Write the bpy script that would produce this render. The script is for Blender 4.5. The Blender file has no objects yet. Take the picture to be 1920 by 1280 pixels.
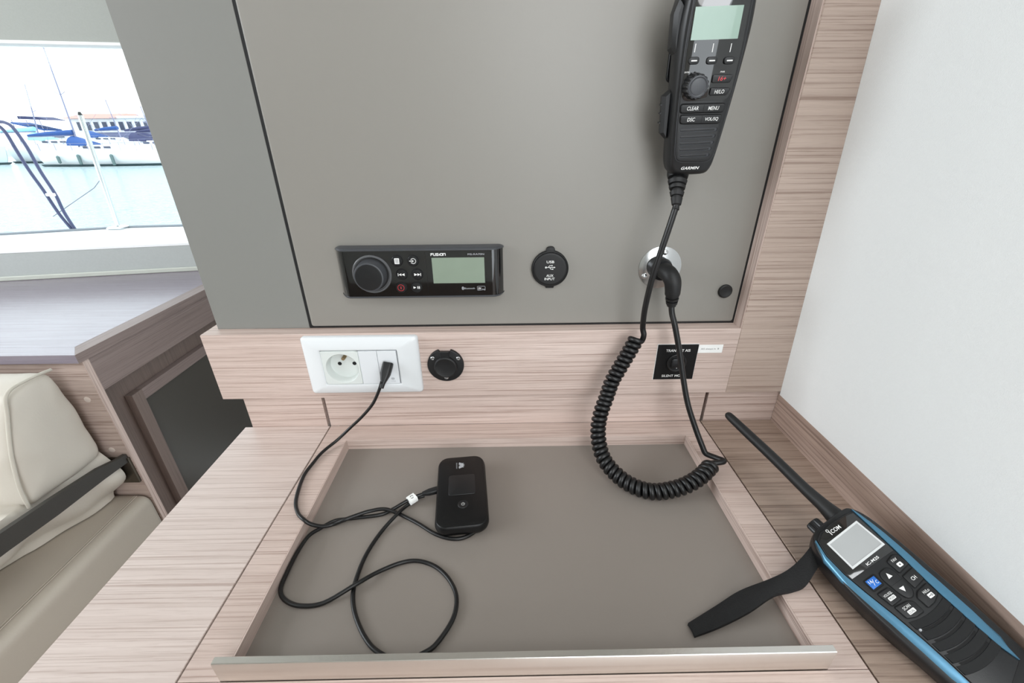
import bpy, bmesh, math, random
from mathutils import Vector, Matrix
S = bpy.context.scene
COL = S.collection

# ---------------------------------------------------------------- camera
cam_d = bpy.data.cameras.new('camera'); cam = bpy.data.objects.new('camera', cam_d); COL.objects.link(cam)
S.camera = cam
FPX = 790.573
cam_d.sensor_width = 36; cam_d.lens = FPX / 1920 * 36; cam_d.clip_start = .01; cam_d.clip_end = 600
PITCH, YAW, ROLL = 0.453864743, 0.00992659504, -0.00858987181
def _cam_matrix():
    ca, sa, cb, sb, cc, sc = (f(a) for a in (PITCH, YAW, ROLL) for f in (math.cos, math.sin))
    base = Matrix(((1, 0, 0), (0, 0, -1), (0, 1, 0)))
    Rz = Matrix(((cb, -sb, 0), (sb, cb, 0), (0, 0, 1))); Rx = Matrix(((1, 0, 0), (0, ca, -sa), (0, sa, ca)))
    Rr = Matrix(((cc, -sc, 0), (sc, cc, 0), (0, 0, 1)))
    W = Rr @ Rx @ base @ Rz                      # world -> x right, y down, z forward
    R = (Matrix(((1, 0, 0), (0, -1, 0), (0, 0, -1))) @ W).transposed()
    return Matrix.Translation((0, -.484, .3545)) @ R.to_4x4()
cam.matrix_world = _cam_matrix()

# ---------------------------------------------------------------- world, daylight, exposure
S.view_settings.view_transform = 'Standard'; S.view_settings.look = 'None'
S.view_settings.exposure = 0.0; S.view_settings.gamma = 1.0; S.view_settings.use_curve_mapping = False
world = bpy.data.worlds.new('sky'); S.world = world; world.use_nodes = True
bgn = world.node_tree.nodes['Background']; bgn.inputs[0].default_value = (.90, .96, 1, 1); bgn.inputs[1].default_value = 3.0
def area(name, loc, target, sx, sy, power, color):
    d = bpy.data.lights.new(name, 'AREA'); d.shape = 'RECTANGLE'; d.size = sx; d.size_y = sy; d.energy = power; d.color = color
    o = bpy.data.objects.new(name, d); COL.objects.link(o); o.location = loc
    o.rotation_euler = (Vector(target) - Vector(loc)).to_track_quat('-Z', 'Y').to_euler(); return o
area('cockpit_door_daylight', (.48, -2.0, .85), (.10, 0, .15), 1.0, 1.0, 16, (.97, .98, 1))
area('side_window_daylight', (-2.0, -.55, .80), (.3, -.2, .05), 1.4, .6, 30, (.90, .95, 1))
area('added_overhead_fill', (.20, -1.0, 1.13), (.18, -.9, 0), .5, .5, 5.5, (.95, .98, 1))  # unseen fill lamp added overhead to brighten table, side wall and door panel

# ---------------------------------------------------------------- materials
def srgb(r, g, b):
    f = lambda c: c / 12.92 if c <= .04045 else ((c + .055) / 1.055) ** 2.4
    return (f(r / 255), f(g / 255), f(b / 255), 1)
MATS = {}
def mat(name, col, rough=.5, metal=0, spec=.5, coat=0, noise=None, bump=None, trans=0, var=.06):
    m = bpy.data.materials.new(name); m.use_nodes = True; nt = m.node_tree; b = nt.nodes['Principled BSDF']
    b.inputs['Base Color'].default_value = col; b.inputs['Roughness'].default_value = rough
    b.inputs['Metallic'].default_value = metal; b.inputs['Specular IOR Level'].default_value = spec
    b.inputs['Coat Weight'].default_value = coat; b.inputs['Coat Roughness'].default_value = .03
    b.inputs['Transmission Weight'].default_value = trans
    geo = nt.nodes.new('ShaderNodeNewGeometry')
    n = nt.nodes.new('ShaderNodeTexNoise'); n.inputs['Scale'].default_value = noise or 40; n.inputs['Detail'].default_value = 3
    nt.links.new(geo.outputs['Position'], n.inputs['Vector'])
    mx = nt.nodes.new('ShaderNodeMix'); mx.data_type = 'RGBA'
    c2 = tuple(min(1, c * (1 - var)) for c in col[:3]) + (1,); c1 = tuple(min(1, c * (1 + var)) for c in col[:3]) + (1,)
    mx.inputs[6].default_value = c1; mx.inputs[7].default_value = c2
    nt.links.new(n.outputs[0], mx.inputs[0]); nt.links.new(mx.outputs[2], b.inputs['Base Color'])
    if bump:
        sc, st, dist = bump
        n2 = nt.nodes.new('ShaderNodeTexNoise'); n2.inputs['Scale'].default_value = sc; n2.inputs['Detail'].default_value = 2
        nt.links.new(geo.outputs['Position'], n2.inputs['Vector'])
        bp = nt.nodes.new('ShaderNodeBump'); bp.inputs['Strength'].default_value = st; bp.inputs['Distance'].default_value = dist
        nt.links.new(n2.outputs[0], bp.inputs['Height']); nt.links.new(bp.outputs[0], b.inputs['Normal'])
    MATS[name] = m; return m

def wood(name, axis, light, mid, dark, rough=.5, off=(0, 0, 0), freq=1.0, contrast=1.0):
    """fine straight-grained veneer, grain along the world axis given"""
    m = bpy.data.materials.new(name); m.use_nodes = True; nt = m.node_tree; b = nt.nodes['Principled BSDF']
    L = nt.links.new; N = nt.nodes.new
    geo = N('ShaderNodeNewGeometry')
    def noise(cross, along, detail, rgh, o):
        mp = N('ShaderNodeMapping'); sc = [cross * freq] * 3; sc[axis] = along
        mp.inputs['Scale'].default_value = sc; mp.inputs['Location'].default_value = [a + o for a in off]
        L(geo.outputs['Position'], mp.inputs['Vector'])
        n = N('ShaderNodeTexNoise'); n.inputs['Scale'].default_value = 1; n.inputs['Detail'].default_value = detail
        n.inputs['Roughness'].default_value = rgh; n.inputs['Distortion'].default_value = .35
        L(mp.outputs[0], n.inputs['Vector']); return n.outputs[0]
    n1 = noise(560, 5.5, 1.5, .55, 0); n2 = noise(190, 3, 2, .5, 7.3); n3 = noise(14, 2.5, 2, .5, 3.1); n4 = noise(1100, 45, 2, .5, 1.7)
    def ramp(src, stops):
        r = N('ShaderNodeValToRGB'); e = r.color_ramp.elements
        e[0].position, e[0].color = stops[0][0], (stops[0][1],) * 3 + (1,); e[1].position, e[1].color = stops[1][0], (stops[1][1],) * 3 + (1,)
        for p, v in stops[2:]:
            x = e.new(p); x.color = (v,) * 3 + (1,)
        L(src, r.inputs[0]); return r.outputs[0]
    def math_(op, a, c):
        x = N('ShaderNodeMath'); x.operation = op
        for i, v in enumerate((a, c)):
            if isinstance(v, (int, float)): x.inputs[i].default_value = v
            else: L(v, x.inputs[i])
        return x.outputs[0]
    lines = ramp(n1, [(.33, 1), (.50, 0)]); bands = ramp(n2, [(.36, 1), (.62, 0)])
    pores = ramp(n4, [(.32, 1), (.46, 0)])
    f = math_('MULTIPLY', math_('ADD', math_('MULTIPLY', lines, .60), math_('MULTIPLY', bands, .24)), contrast)
    f = math_('MULTIPLY_ADD', pores, .16); L(f.node.inputs[0].links[0].from_socket, f.node.inputs[0])
    base = math_('MULTIPLY', math_('ADD', math_('MULTIPLY', lines, .60), math_('MULTIPLY', bands, .24)), contrast)
    L(base, f.node.inputs[2])
    mx = N('ShaderNodeMix'); mx.data_type = 'RGBA'; mx.inputs[6].default_value = light; mx.inputs[7].default_value = dark
    mx.clamp_factor = True; L(f, mx.inputs[0])
    mx2 = N('ShaderNodeMix'); mx2.data_type = 'RGBA'; mx2.inputs[7].default_value = mid
    L(math_('MULTIPLY', ramp(n3, [(.35, 0), (.7, 1)]), .35), mx2.inputs[0]); L(mx.outputs[2], mx2.inputs[6])
    L(mx2.outputs[2], b.inputs['Base Color']); b.inputs['Roughness'].default_value = rough
    bp = N('ShaderNodeBump'); bp.inputs['Strength'].default_value = .35; bp.inputs['Distance'].default_value = .0004; bp.invert = True
    L(f, bp.inputs['Height']); L(bp.outputs[0], b.inputs['Normal'])
    MATS[name] = m; return m

WL, WM, WD = srgb(212, 193, 184), srgb(197, 175, 165), srgb(150, 125, 114)
w_band = wood('veneer_rail', 0, WL, WM, WD)
w_back = wood('veneer_backboard', 0, WL, WM, WD, off=(3, 1, 2))
w_post = wood('veneer_post', 0, srgb(194, 175, 163), srgb(180, 160, 147), srgb(134, 111, 99), off=(5, 4, .37), freq=.9)
w_desk = wood('veneer_desk', 0, srgb(213, 198, 191), srgb(200, 182, 174), WD, off=(1, 9, 2), rough=.42, freq=.95, contrast=.8)
w_desk.node_tree.nodes['Principled BSDF'].inputs['Specular IOR Level'].default_value = .8; w_desk.node_tree.nodes['Principled BSDF'].inputs['Roughness'].default_value = .34
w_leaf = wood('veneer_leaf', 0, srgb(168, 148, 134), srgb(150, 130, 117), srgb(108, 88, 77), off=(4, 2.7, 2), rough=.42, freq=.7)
w_lid = wood('veneer_lid', 0, srgb(206, 187, 178), srgb(190, 169, 159), WD, off=(2.3, 5, 2), rough=.42, freq=.95, contrast=.9)
w_lidz = wood('veneer_vertical', 2, WL, WM, WD, off=(2.3, 5, 2))
w_lidy = wood('veneer_depth', 1, WL, WM, WD, off=(6, 5, 2))
w_skirt = wood('veneer_skirting', 1, srgb(186, 163, 150), srgb(160, 138, 126), srgb(112, 92, 84), off=(6, 5, 8))
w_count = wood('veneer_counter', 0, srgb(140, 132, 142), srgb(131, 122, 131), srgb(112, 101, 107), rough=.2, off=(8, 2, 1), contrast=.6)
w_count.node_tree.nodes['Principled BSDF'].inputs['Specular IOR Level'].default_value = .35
w_count_y = wood('veneer_apron', 1, srgb(142, 126, 121), srgb(126, 110, 106), srgb(96, 80, 76), rough=.5, off=(8, 2, 4), contrast=.7)
w_end = wood('veneer_end_panel', 0, srgb(196, 178, 168), srgb(172, 150, 138), srgb(128, 106, 96), off=(4, 2, 4))
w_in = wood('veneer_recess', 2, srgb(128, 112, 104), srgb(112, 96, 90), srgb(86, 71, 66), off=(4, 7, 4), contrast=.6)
grey_lam = mat('grey_laminate', srgb(143, 140, 134), .42, noise=3, var=.015, bump=(700, .12, .0002))
grey_strip = mat('grey_strip_laminate', srgb(131, 131, 127), .42, noise=3, var=.015, bump=(700, .12, .0002))
grey_tray = mat('tray_laminate', srgb(136, 128, 121), .34, noise=6, var=.03, bump=(700, .12, .0002))
black_gap = mat('black_edge', srgb(12, 12, 13), .6)
dark_panel = mat('dark_grey_panel', srgb(74, 70, 65), .35, noise=5)
leather = mat('pale_leather', srgb(200, 193, 182), .48, noise=8, var=.03, bump=(260, .25, .0006))
leather_seat = mat('seat_leather', srgb(178, 168, 155), .48, noise=8, var=.03, bump=(260, .25, .0006))
stitch = mat('stitching', srgb(196, 190, 178), .7)
strap_dark = mat('charcoal_strap', srgb(58, 55, 51), .55, bump=(400, .4, .0005))
headliner = mat('grey_headliner', srgb(168, 171, 166), .9, noise=300, bump=(900, .3, .0006))
sill_m = mat('sill_vinyl', srgb(176, 180, 178), .7, noise=200, bump=(700, .2, .0005))
sill_trim = mat('sill_trim', srgb(192, 195, 186), .5)
white_frame = mat('white_frame', srgb(245, 246, 246), .35)
white_wall = mat('white_vinyl', srgb(240, 243, 243), .8, noise=500, var=.02, bump=(1100, .35, .0005))
ceil_m = mat('ceiling_vinyl', srgb(222, 222, 216), .8); floor_m = mat('cabin_floor', srgb(120, 98, 84), .4, noise=4, var=.2)
blk = mat('black_plastic', srgb(20, 21, 23), .38, noise=600, bump=(1500, .2, .0002))
blk_matte = mat('black_rubber', srgb(15, 15, 16), .55, bump=(1500, .25, .0002))
blk_cord = mat('black_cord', srgb(11, 11, 12), .4)
blk_gloss = mat('gloss_black', srgb(9, 10, 12), .06, spec=.6, coat=1)
blk_key = mat('key_rubber', srgb(18, 19, 21), .45)
dark_slot = mat('slot_black', srgb(8, 8, 9), .8)
grey_trim = mat('grey_bezel', srgb(66, 68, 72), .4)
grey_rim = mat('knob_rim', srgb(92, 93, 95), .35)
print_w = mat('white_print', srgb(238, 238, 236), .6)
print_g = mat('grey_print', srgb(176, 178, 182), .6)
print_red = mat('red_print', srgb(214, 66, 72), .5)
lcd_green = mat('lcd_sage', srgb(134, 148, 132), .25, coat=.5)
lcd_pale = mat('lcd_pale_green', srgb(146, 172, 158), .2, coat=.8)
lcd_grey = mat('lcd_grey', srgb(168, 170, 170), .25, coat=.5)
white_pl = mat('white_plastic', srgb(222, 225, 227), .22, noise=30, var=.01)
white_pl2 = mat('white_insert', srgb(219, 222, 225), .35, noise=30, var=.01)
white_well = mat('white_well', srgb(214, 219, 216), .4)
steel = mat('steel', srgb(205, 207, 208), .24, metal=1, noise=60, bump=(60, .25, .0006))
alu = mat('brushed_aluminium', srgb(222, 219, 214), .26, metal=1, noise=15, var=.05, bump=(240, .15, .0003))
brass = mat('contact_metal', srgb(176, 156, 124), .35, metal=1)
blue_m = mat('metallic_blue', srgb(82, 130, 158), .28, metal=.5, noise=80, var=.1)
blue_key = mat('blue_key', srgb(34, 104, 190), .4)
silver = mat('silver_frame', srgb(224, 226, 226), .3, metal=.3)
plate_blk = mat('engraved_black', srgb(10, 10, 11), .5, spec=.3)
card = mat('white_label', srgb(244, 245, 243), .6)

def glass_mat():
    m = bpy.data.materials.new('window_glass'); m.use_nodes = True; nt = m.node_tree
    for n in list(nt.nodes):
        if n.type != 'OUTPUT_MATERIAL': nt.nodes.remove(n)
    out = nt.nodes['Material Output']; t = nt.nodes.new('ShaderNodeBsdfTransparent'); g = nt.nodes.new('ShaderNodeBsdfGlossy')
    t.inputs[0].default_value = (.95, .98, .98, 1); g.inputs['Roughness'].default_value = .02
    f = nt.nodes.new('ShaderNodeFresnel'); f.inputs[0].default_value = 1.3; mx = nt.nodes.new('ShaderNodeMixShader')
    nt.links.new(f.outputs[0], mx.inputs[0]); nt.links.new(t.outputs[0], mx.inputs[1]); nt.links.new(g.outputs[0], mx.inputs[2])
    nt.links.new(mx.outputs[0], out.inputs[0]); return m
glass_m = glass_mat()

# ---------------------------------------------------------------- mesh helpers
IDENT = lambda p: Vector(p)
def wall_xf(y0=0.0):                 # (right, up, out) in millimetres on a surface facing the cabin -> metres
    return lambda p: Vector((p[0] / 1000, y0 - p[2] / 1000, p[1] / 1000))
def desk_xf(z0=0.0, ang=0, c=(0, 0)):
    ca, sa = math.cos(ang), math.sin(ang)
    return lambda p: Vector(((c[0] + p[0] * ca - p[1] * sa) / 1000, (c[1] + p[0] * sa + p[1] * ca) / 1000, z0 + p[2] / 1000))
def frame_xf(o, u, v, n):
    o, u, v, n = (Vector(a) for a in (o, u, v, n))
    return lambda p: o + (u * p[0] + v * p[1] + n * p[2]) / 1000

class MB:
    def __init__(s, xf=IDENT): s.v = []; s.f = []; s.xf = xf
    def ring(s, pts): i = len(s.v); s.v += [s.xf(p) for p in pts]; return list(range(i, i + len(pts)))
    def loft(s, rings, cap0=True, cap1=True, closed=True):
        R = [s.ring(r) for r in rings]; n = len(R[0])
        for a, b in zip(R, R[1:]):
            for i in range(n if closed else n - 1):
                j = (i + 1) % n; s.f.append((a[i], a[j], b[j], b[i]))
        if cap0: s.f.append(tuple(reversed(R[0])))
        if cap1: s.f.append(tuple(R[-1]))
        return s
    def prism(s, out, c0, c1, bev=0, n=3):
        rings = [[(x, y, c0) for x, y in out]]
        if bev:
            for k in range(n + 1):
                t = math.pi / 2 * k / n; d = bev * (1 - math.cos(t)); z = c1 - bev + bev * math.sin(t)
                rings.append([(x, y, z) for x, y in (inset(out, d) if d else out)])
        else: rings.append([(x, y, c1) for x, y in out])
        return s.loft(rings)
    def box(s, x0, x1, y0, y1, z0, z1, bev=0):
        if bev <= 0:
            return s.loft([[(x0, y0, z0), (x1, y0, z0), (x1, y1, z0), (x0, y1, z0)], [(x0, y0, z1), (x1, y0, z1), (x1, y1, z1), (x0, y1, z1)]])
        b = bev
        def q(d, z): return [(x0 + d, y0 + d, z), (x1 - d, y0 + d, z), (x1 - d, y1 - d, z), (x0 + d, y1 - d, z)]
        return s.loft([q(b, z0), q(0, z0 + b), q(0, z1 - b), q(b, z1)])
    def lathe(s, c, prof, n=40, cap0=True, cap1=True):     # prof: (radius, height) from low to high
        return s.loft([[(c[0] + r * math.cos(2 * math.pi * i / n), c[1] + r * math.sin(2 * math.pi * i / n), z) for i in range(n)] for r, z in prof], cap0, cap1)
    def tube(s, pts, r, n=10, radii=None, flat=1.0, up=None):
        P = [Vector(p) for p in pts]; N = len(P); T = []
        for i in range(N): T.append((P[min(i + 1, N - 1)] - P[max(i - 1, 0)]).normalized())
        nrm = Vector(up) if up else (Vector((0, 0, 1)) if abs(T[0].z) < .9 else Vector((1, 0, 0)))
        nrm = (nrm - T[0] * nrm.dot(T[0])).normalized(); rings = []
        for i in range(N):
            nrm = (nrm - T[i] * nrm.dot(T[i])).normalized(); bn = T[i].cross(nrm); rr = radii[i] if radii else r
            rings.append([P[i] + nrm * (rr * flat * math.cos(2 * math.pi * k / n)) + bn * (rr * math.sin(2 * math.pi * k / n)) for k in range(n)])
        return s.loft(rings)
    def build(s, name, m, parent=None, smooth=38, label=None, kind=None):
        me = bpy.data.meshes.new(name)
        base = parent_loc(parent)
        me.from_pydata([v - base for v in s.v], [], s.f)
        bm = bmesh.new(); bm.from_mesh(me); bmesh.ops.recalc_face_normals(bm, faces=bm.faces); bm.to_mesh(me); bm.free()
        me.materials.append(m)
        if smooth:
            me.polygons.foreach_set('use_smooth', [True] * len(me.polygons)); me.set_sharp_from_angle(angle=math.radians(smooth))
        o = bpy.data.objects.new(name, me); COL.objects.link(o)
        if parent is not None: o.parent = parent
        if label: o['label'] = label
        if kind: o['kind'] = kind
        return o
WLOC = {}
def parent_loc(p):
    if p is None: return Vector((0, 0, 0))
    v = Vector(p.location)
    while p.parent is not None: p = p.parent; v = v + Vector(p.location)
    return v
def thing(name, label, cat, loc, group=None):
    o = bpy.data.objects.new(name, None); COL.objects.link(o); o.location = loc; o.empty_display_size = .02
    o['label'] = label; o['category'] = cat
    if group: o['group'] = group
    return o
def tag(o, label, cat, group=None):
    o['label'] = label; o['category'] = cat
    if group: o['group'] = group
    return o
def inset(out, d):
    n = len(out); A = sum(out[i][0] * out[(i + 1) % n][1] - out[(i + 1) % n][0] * out[i][1] for i in range(n)); sg = 1 if A > 0 else -1; res = []
    for i in range(n):
        p, q, r = Vector(out[i - 1]), Vector(out[i]), Vector(out[(i + 1) % n])
        a = (q - p); b = (r - q)
        if a.length < 1e-9: a = b
        if b.length < 1e-9: b = a
        a.normalize(); b.normalize(); na = Vector((-a.y, a.x)) * sg; nb = Vector((-b.y, b.x)) * sg; m = (na + nb)
        m = m / max(.35, m.dot(m) / 2) if m.length > 1e-6 else na
        res.append((q.x + m.x * d, q.y + m.y * d))
    return res
def rrect(x0, x1, y0, y1, r, n=5):
    pts = []
    for cx, cy, a0 in ((x1 - r, y0 + r, -90), (x1 - r, y1 - r, 0), (x0 + r, y1 - r, 90), (x0 + r, y0 + r, 180)):
        for k in range(n + 1):
            a = math.radians(a0 + 90 * k / n); pts.append((cx + r * math.cos(a), cy + r * math.sin(a)))
    return pts
def circ(cx, cy, r, n=32): return [(cx + r * math.cos(2 * math.pi * i / n), cy + r * math.sin(2 * math.pi * i / n)) for i in range(n)]
def polar_rect(x0, x1, y0, y1, c, n):   # rectangle outline sampled at the angles of a circle about c
    pts = []
    for i in range(n):
        a = 2 * math.pi * i / n; dx, dy = math.cos(a), math.sin(a); t = 1e9
        if dx > 1e-9: t = min(t, (x1 - c[0]) / dx)
        if dx < -1e-9: t = min(t, (x0 - c[0]) / dx)
        if dy > 1e-9: t = min(t, (y1 - c[1]) / dy)
        if dy < -1e-9: t = min(t, (y0 - c[1]) / dy)
        pts.append((c[0] + dx * t, c[1] + dy * t))
    return pts
def smooth_closed(P, k=5):
    n = len(P); out = []
    for i in range(n):
        p0, p1, p2, p3 = (Vector(P[(i + j) % n]) for j in (-1, 0, 1, 2))
        for q in range(k):
            t = q / k; out.append(tuple(.5 * ((2 * p1) + (p2 - p0) * t + (2 * p0 - 5 * p1 + 4 * p2 - p3) * t * t + (3 * p1 - p0 - 3 * p2 + p3) * t ** 3)))
    return out
def cr(P, k=8):
    P = [Vector(p) for p in P]; out = []
    for i in range(len(P) - 1):
        p0, p1, p2, p3 = P[max(i - 1, 0)], P[i], P[i + 1], P[min(i + 2, len(P) - 1)]
        for q in range(k):
            t = q / k; out.append(.5 * ((2 * p1) + (p2 - p0) * t + (2 * p0 - 5 * p1 + 4 * p2 - p3) * t * t + (3 * p1 - p0 - 3 * p2 + p3) * t ** 3))
    out.append(P[-1]); return out
def chamfer_poly(P, r, n=3):           # rounds the corners of a polygon
    out = []; m = len(P)
    for i in range(m):
        p, q, s = Vector(P[i - 1]), Vector(P[i]), Vector(P[(i + 1) % m])
        a = q + (p - q).normalized() * min(r, (p - q).length * .45); b = q + (s - q).normalized() * min(r, (s - q).length * .45)
        for k in range(n + 1):
            t = k / n; out.append(tuple(a * (1 - t) ** 2 + q * 2 * t * (1 - t) + b * t * t))
    return out
DG = None
def text(s, x0, y0, w, h, c, m, parent, xf, name='lettering', slant=0, bold=0, rot=0):
    """flat printed lettering fitted to the box (x0, y0, w, h) at height c of the local surface"""
    cu = bpy.data.curves.new('txt', 'FONT'); cu.body = s; cu.size = 1; cu.offset = bold; cu.resolution_u = 3
    o = bpy.data.objects.new('txt', cu); COL.objects.link(o)
    dg = bpy.context.evaluated_depsgraph_get(); me = o.evaluated_get(dg).to_mesh()
    V = [(v.co.x + slant * v.co.y, v.co.y) for v in me.vertices]; F = [tuple(p.vertices) for p in me.polygons]
    o.evaluated_get(dg).to_mesh_clear(); bpy.data.objects.remove(o); bpy.data.curves.remove(cu)
    ax = min(v[0] for v in V); bx = max(v[0] for v in V); ay = min(v[1] for v in V); by = max(v[1] for v in V)
    b = MB(xf); ca, sa = math.cos(rot), math.sin(rot); pts = []
    for x, y in V:
        X = (x - ax) / (bx - ax) * w; Y = (y - ay) / (by - ay) * h
        pts.append((x0 + X * ca - Y * sa, y0 + X * sa + Y * ca, c))
    b.ring(pts); b.f = F
    return b.build(name, m, parent, smooth=None)
def flat(polys, c, m, parent, xf, name):
    b = MB(xf)
    for P in polys: b.loft([[(x, y, c - .04) for x, y in P], [(x, y, c + .03) for x, y in P]])
    return b.build(name, m, parent, smooth=None)
def stroke(P, w):                       # polyline -> thin polygons
    out = []
    for (x0, y0), (x1, y1) in zip(P, P[1:]):
        d = Vector((x1 - x0, y1 - y0)); L = d.length or 1; nx, ny = -d.y / L * w / 2, d.x / L * w / 2; ex, ey = d.x / L * w / 4, d.y / L * w / 4
        out.append([(x0 - ex + nx, y0 - ey + ny), (x0 - ex - nx, y0 - ey - ny), (x1 + ex - nx, y1 + ey - ny), (x1 + ex + nx, y1 + ey + ny)])
    return out
def arc(cx, cy, r, a0, a1, n=14): return [(cx + r * math.cos(math.radians(a0 + (a1 - a0) * i / n)), cy + r * math.sin(math.radians(a0 + (a1 - a0) * i / n))) for i in range(n + 1)]
W0 = wall_xf(0); WB = wall_xf(-.018)

# ================================================================ SETTING
def sbox(name, m, x0, x1, y0, y1, z0, z1, bev=0, parent=None, kind='structure', label=None):
    return MB().box(x0, x1, y0, y1, z0, z1, bev).build(name, m, parent, kind=kind, label=label)
sbox('floor', floor_m, -2.6, 2.2, -3.0, .72, -.80, -.76)
sbox('ceiling', ceil_m, -2.6, 2.2, -3.0, .72, 1.16, 1.20)
MB().box(-2.6, .25, -3.05, -3.0, -.8, 1.2).build('wall_rear', ceil_m, kind='structure')
MB().box(2.2, 2.25, -3.05, .72, -.8, 1.2).build('wall_far', ceil_m, kind='structure')
# white lined side wall, leaning in slightly towards the top
wr = MB(); q = [(.3585, .0435), (.3585 - .0225 / .418 * 1.12, 1.16)]
wr.loft([[(q[0][0], -.40, q[0][1]), (q[1][0], -.40, q[1][1]), (q[1][0] + .03, -.40, q[1][1]), (q[0][0] + .03, -.40, q[0][1])],
         [(q[0][0], -.0181, q[0][1]), (q[1][0], -.0181, q[1][1]), (q[1][0] + .03, -.0181, q[1][1]), (q[0][0] + .03, -.0181, q[0][1])]])
wr.build('wall_right', white_wall, kind='structure')
# wooden skirting under it, with a mitred end against the back
sk = MB(); yy = (-.40, -.0135)
sk.loft([[(.3600, yy[0], .0), (.3605, yy[0], .0434), (.3900, yy[0], .0434), (.3900, yy[0], .0)], [(.3600, yy[1], .0), (.3605, yy[1], .0430), (.3900, yy[1], .0430), (.3900, yy[1], .0)]])
sk.build('baseboard_right', w_skirt, kind='structure')
# dark void behind the panels
sbox('wall_back', w_back, -.350, -.2480, -.0130, .045, -.02, .0490)
wb2 = MB().box(.2665, .392, -.0130, .045, -.02, .0490); wb2.build('trim_3', w_back, kind='structure')
# rail that carries the sockets, mitred into the post on its far end
rail = MB()
def railsec(x, zt, zb): return [(x, -.018, zb), (x, .045, zb), (x, .045, zt), (x, -.0172, zt), (x, -.018, zt - .0008)]
rail.loft([railsec(-.3725, .1405, .0490), railsec(.2850, .1405, .0490)])
rail.build('trim_1', w_band, kind='structure')
post = MB()
post.loft([[(.2858, -.018, .0490), (.362, -.018, .0490), (.362, .045, .0490), (.2850, .045, .0490), (.2850, -.0172, .0490)],
           [(.2878, -.018, 1.16), (.305, -.018, 1.16), (.305, .045, 1.16), (.2870, .045, 1.16), (.2870, -.0172, 1.16)]])
post.build('trim_2', w_post, kind='structure')
MB().box(.2842, .2857, -.0170, .004, .1402, 1.16).build('trim_4', w_lidz, kind='structure')
# black seal behind the gap round the big door
sbox('trim_5', black_gap, -.250, .286, .004, .02, .1400, 1.16)

MB().box(-.2475, -.2443, .0004, .004, .1406, 1.16).box(.2818, .2841, .0004, .004, .1406, 1.16).box(-.2443, .2818, .0004, .004, .1406, .1431).build('door_seal', black_gap, kind='structure')
# big grey door and the fixed grey strip beside it
dp = thing('cabinet_door', 'large flat grey laminate panel carrying the black stereo and the handset', 'cabinet door', (.02, 0, .142))
MB(wall_xf(0)).prism(chamfer_poly([(-244.2, 143.2), (281.7, 143.2), (281.7, 1158), (-244.2, 1158)], 3), -3.9, 0, .5, 2).build('panel', grey_lam, dp)
fs = MB(wall_xf(0)); fs.box(-361.5, -247.6, 140.6, 1158, -45, 0, .4)
tag(fs.build('partition', grey_strip), 'narrow fixed grey panel between the window opening and the large door', 'panel')

# ================================================================ CHART TABLE
ct = thing('chart_table', 'pale striped wood chart table around the recessed grey tray lid', 'table', (-.30, -.2, -.019))
MB().box(-.3600, -.2452, -.42, -.0131, -.019, 0, .0004).build('left_leaf', w_desk, ct)
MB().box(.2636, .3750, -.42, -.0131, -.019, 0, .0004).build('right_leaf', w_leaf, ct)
MB().box(-.2451, .2635, -.42, .02, -.75, -.0195).build('carcass', black_gap, ct)
MB().box(-.3560, -.2452, -.41, .0, -.75, -.0195).build('side_board', w_lidz, ct)
lid = thing('tray_lid', 'hinged wooden table lid with a sunken grey tray and metal lip', 'lid', (.01, -.17, -.019))
X0, X1 = -.2436, .2620
def frame_piece(x0, x1, y0, y1, name, m): return MB().box(x0, x1, y0, y1, -.0185, 0, .0004).build(name, m, lid)
frame_piece(X0, X1, -.0436, -.0131, 'frame_rail', w_lid)
frame_piece(X0, -.2125, -.3140, -.0437, 'frame_rail', w_lid)
frame_piece(.2320, X1, -.3140, -.0437, 'frame_rail', w_lid)
frame_piece(X0, X1, -.42, -.3144, 'frame_rail', w_lid)
MB().box(-.2125, .2320, -.3140, -.0437, -.0185, -.0140).build('tray_floor', grey_tray, lid)
# thin lipping on the four inner faces of the well
MB().box(-.2125, .2320, -.0448, -.0437, -.0140, .0002, .0001).build('lipping', w_lid, lid)
MB().box(-.2125, -.2114, -.3090, -.0449, -.0140, .0002, .0001).build('lipping', w_lidy, lid)
MB().box(.2309, .2320, -.3090, -.0449, -.0140, .0002, .0001).build('lipping', w_lidy, lid)
MB().box(-.2436, .2620, -.0130, .0, .0001, .0485).build('back_board', w_back, lid)
# L-shaped metal lip along the front of the tray
bar = MB(); prof = [(-.3142, .0002), (-.3142, .0212), (-.3136, .0220), (-.3094, .0220), (-.3090, .0216), (-.3090, -.0138), (-.3105, -.0138), (-.3105, .0002)]
bar.loft([[(-.2124, y, z) for y, z in prof], [(.2318, y, z) for y, z in prof]])
bar.build('metal_lip', alu, lid, label='brushed metal lip along the front of the tray')
MB().box(-.349, .392, .0455, .06, -.02, 1.16).build('light_block_board', black_gap, kind='structure')  # unseen black board added behind the gaps to stop outside light leaking through

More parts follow.
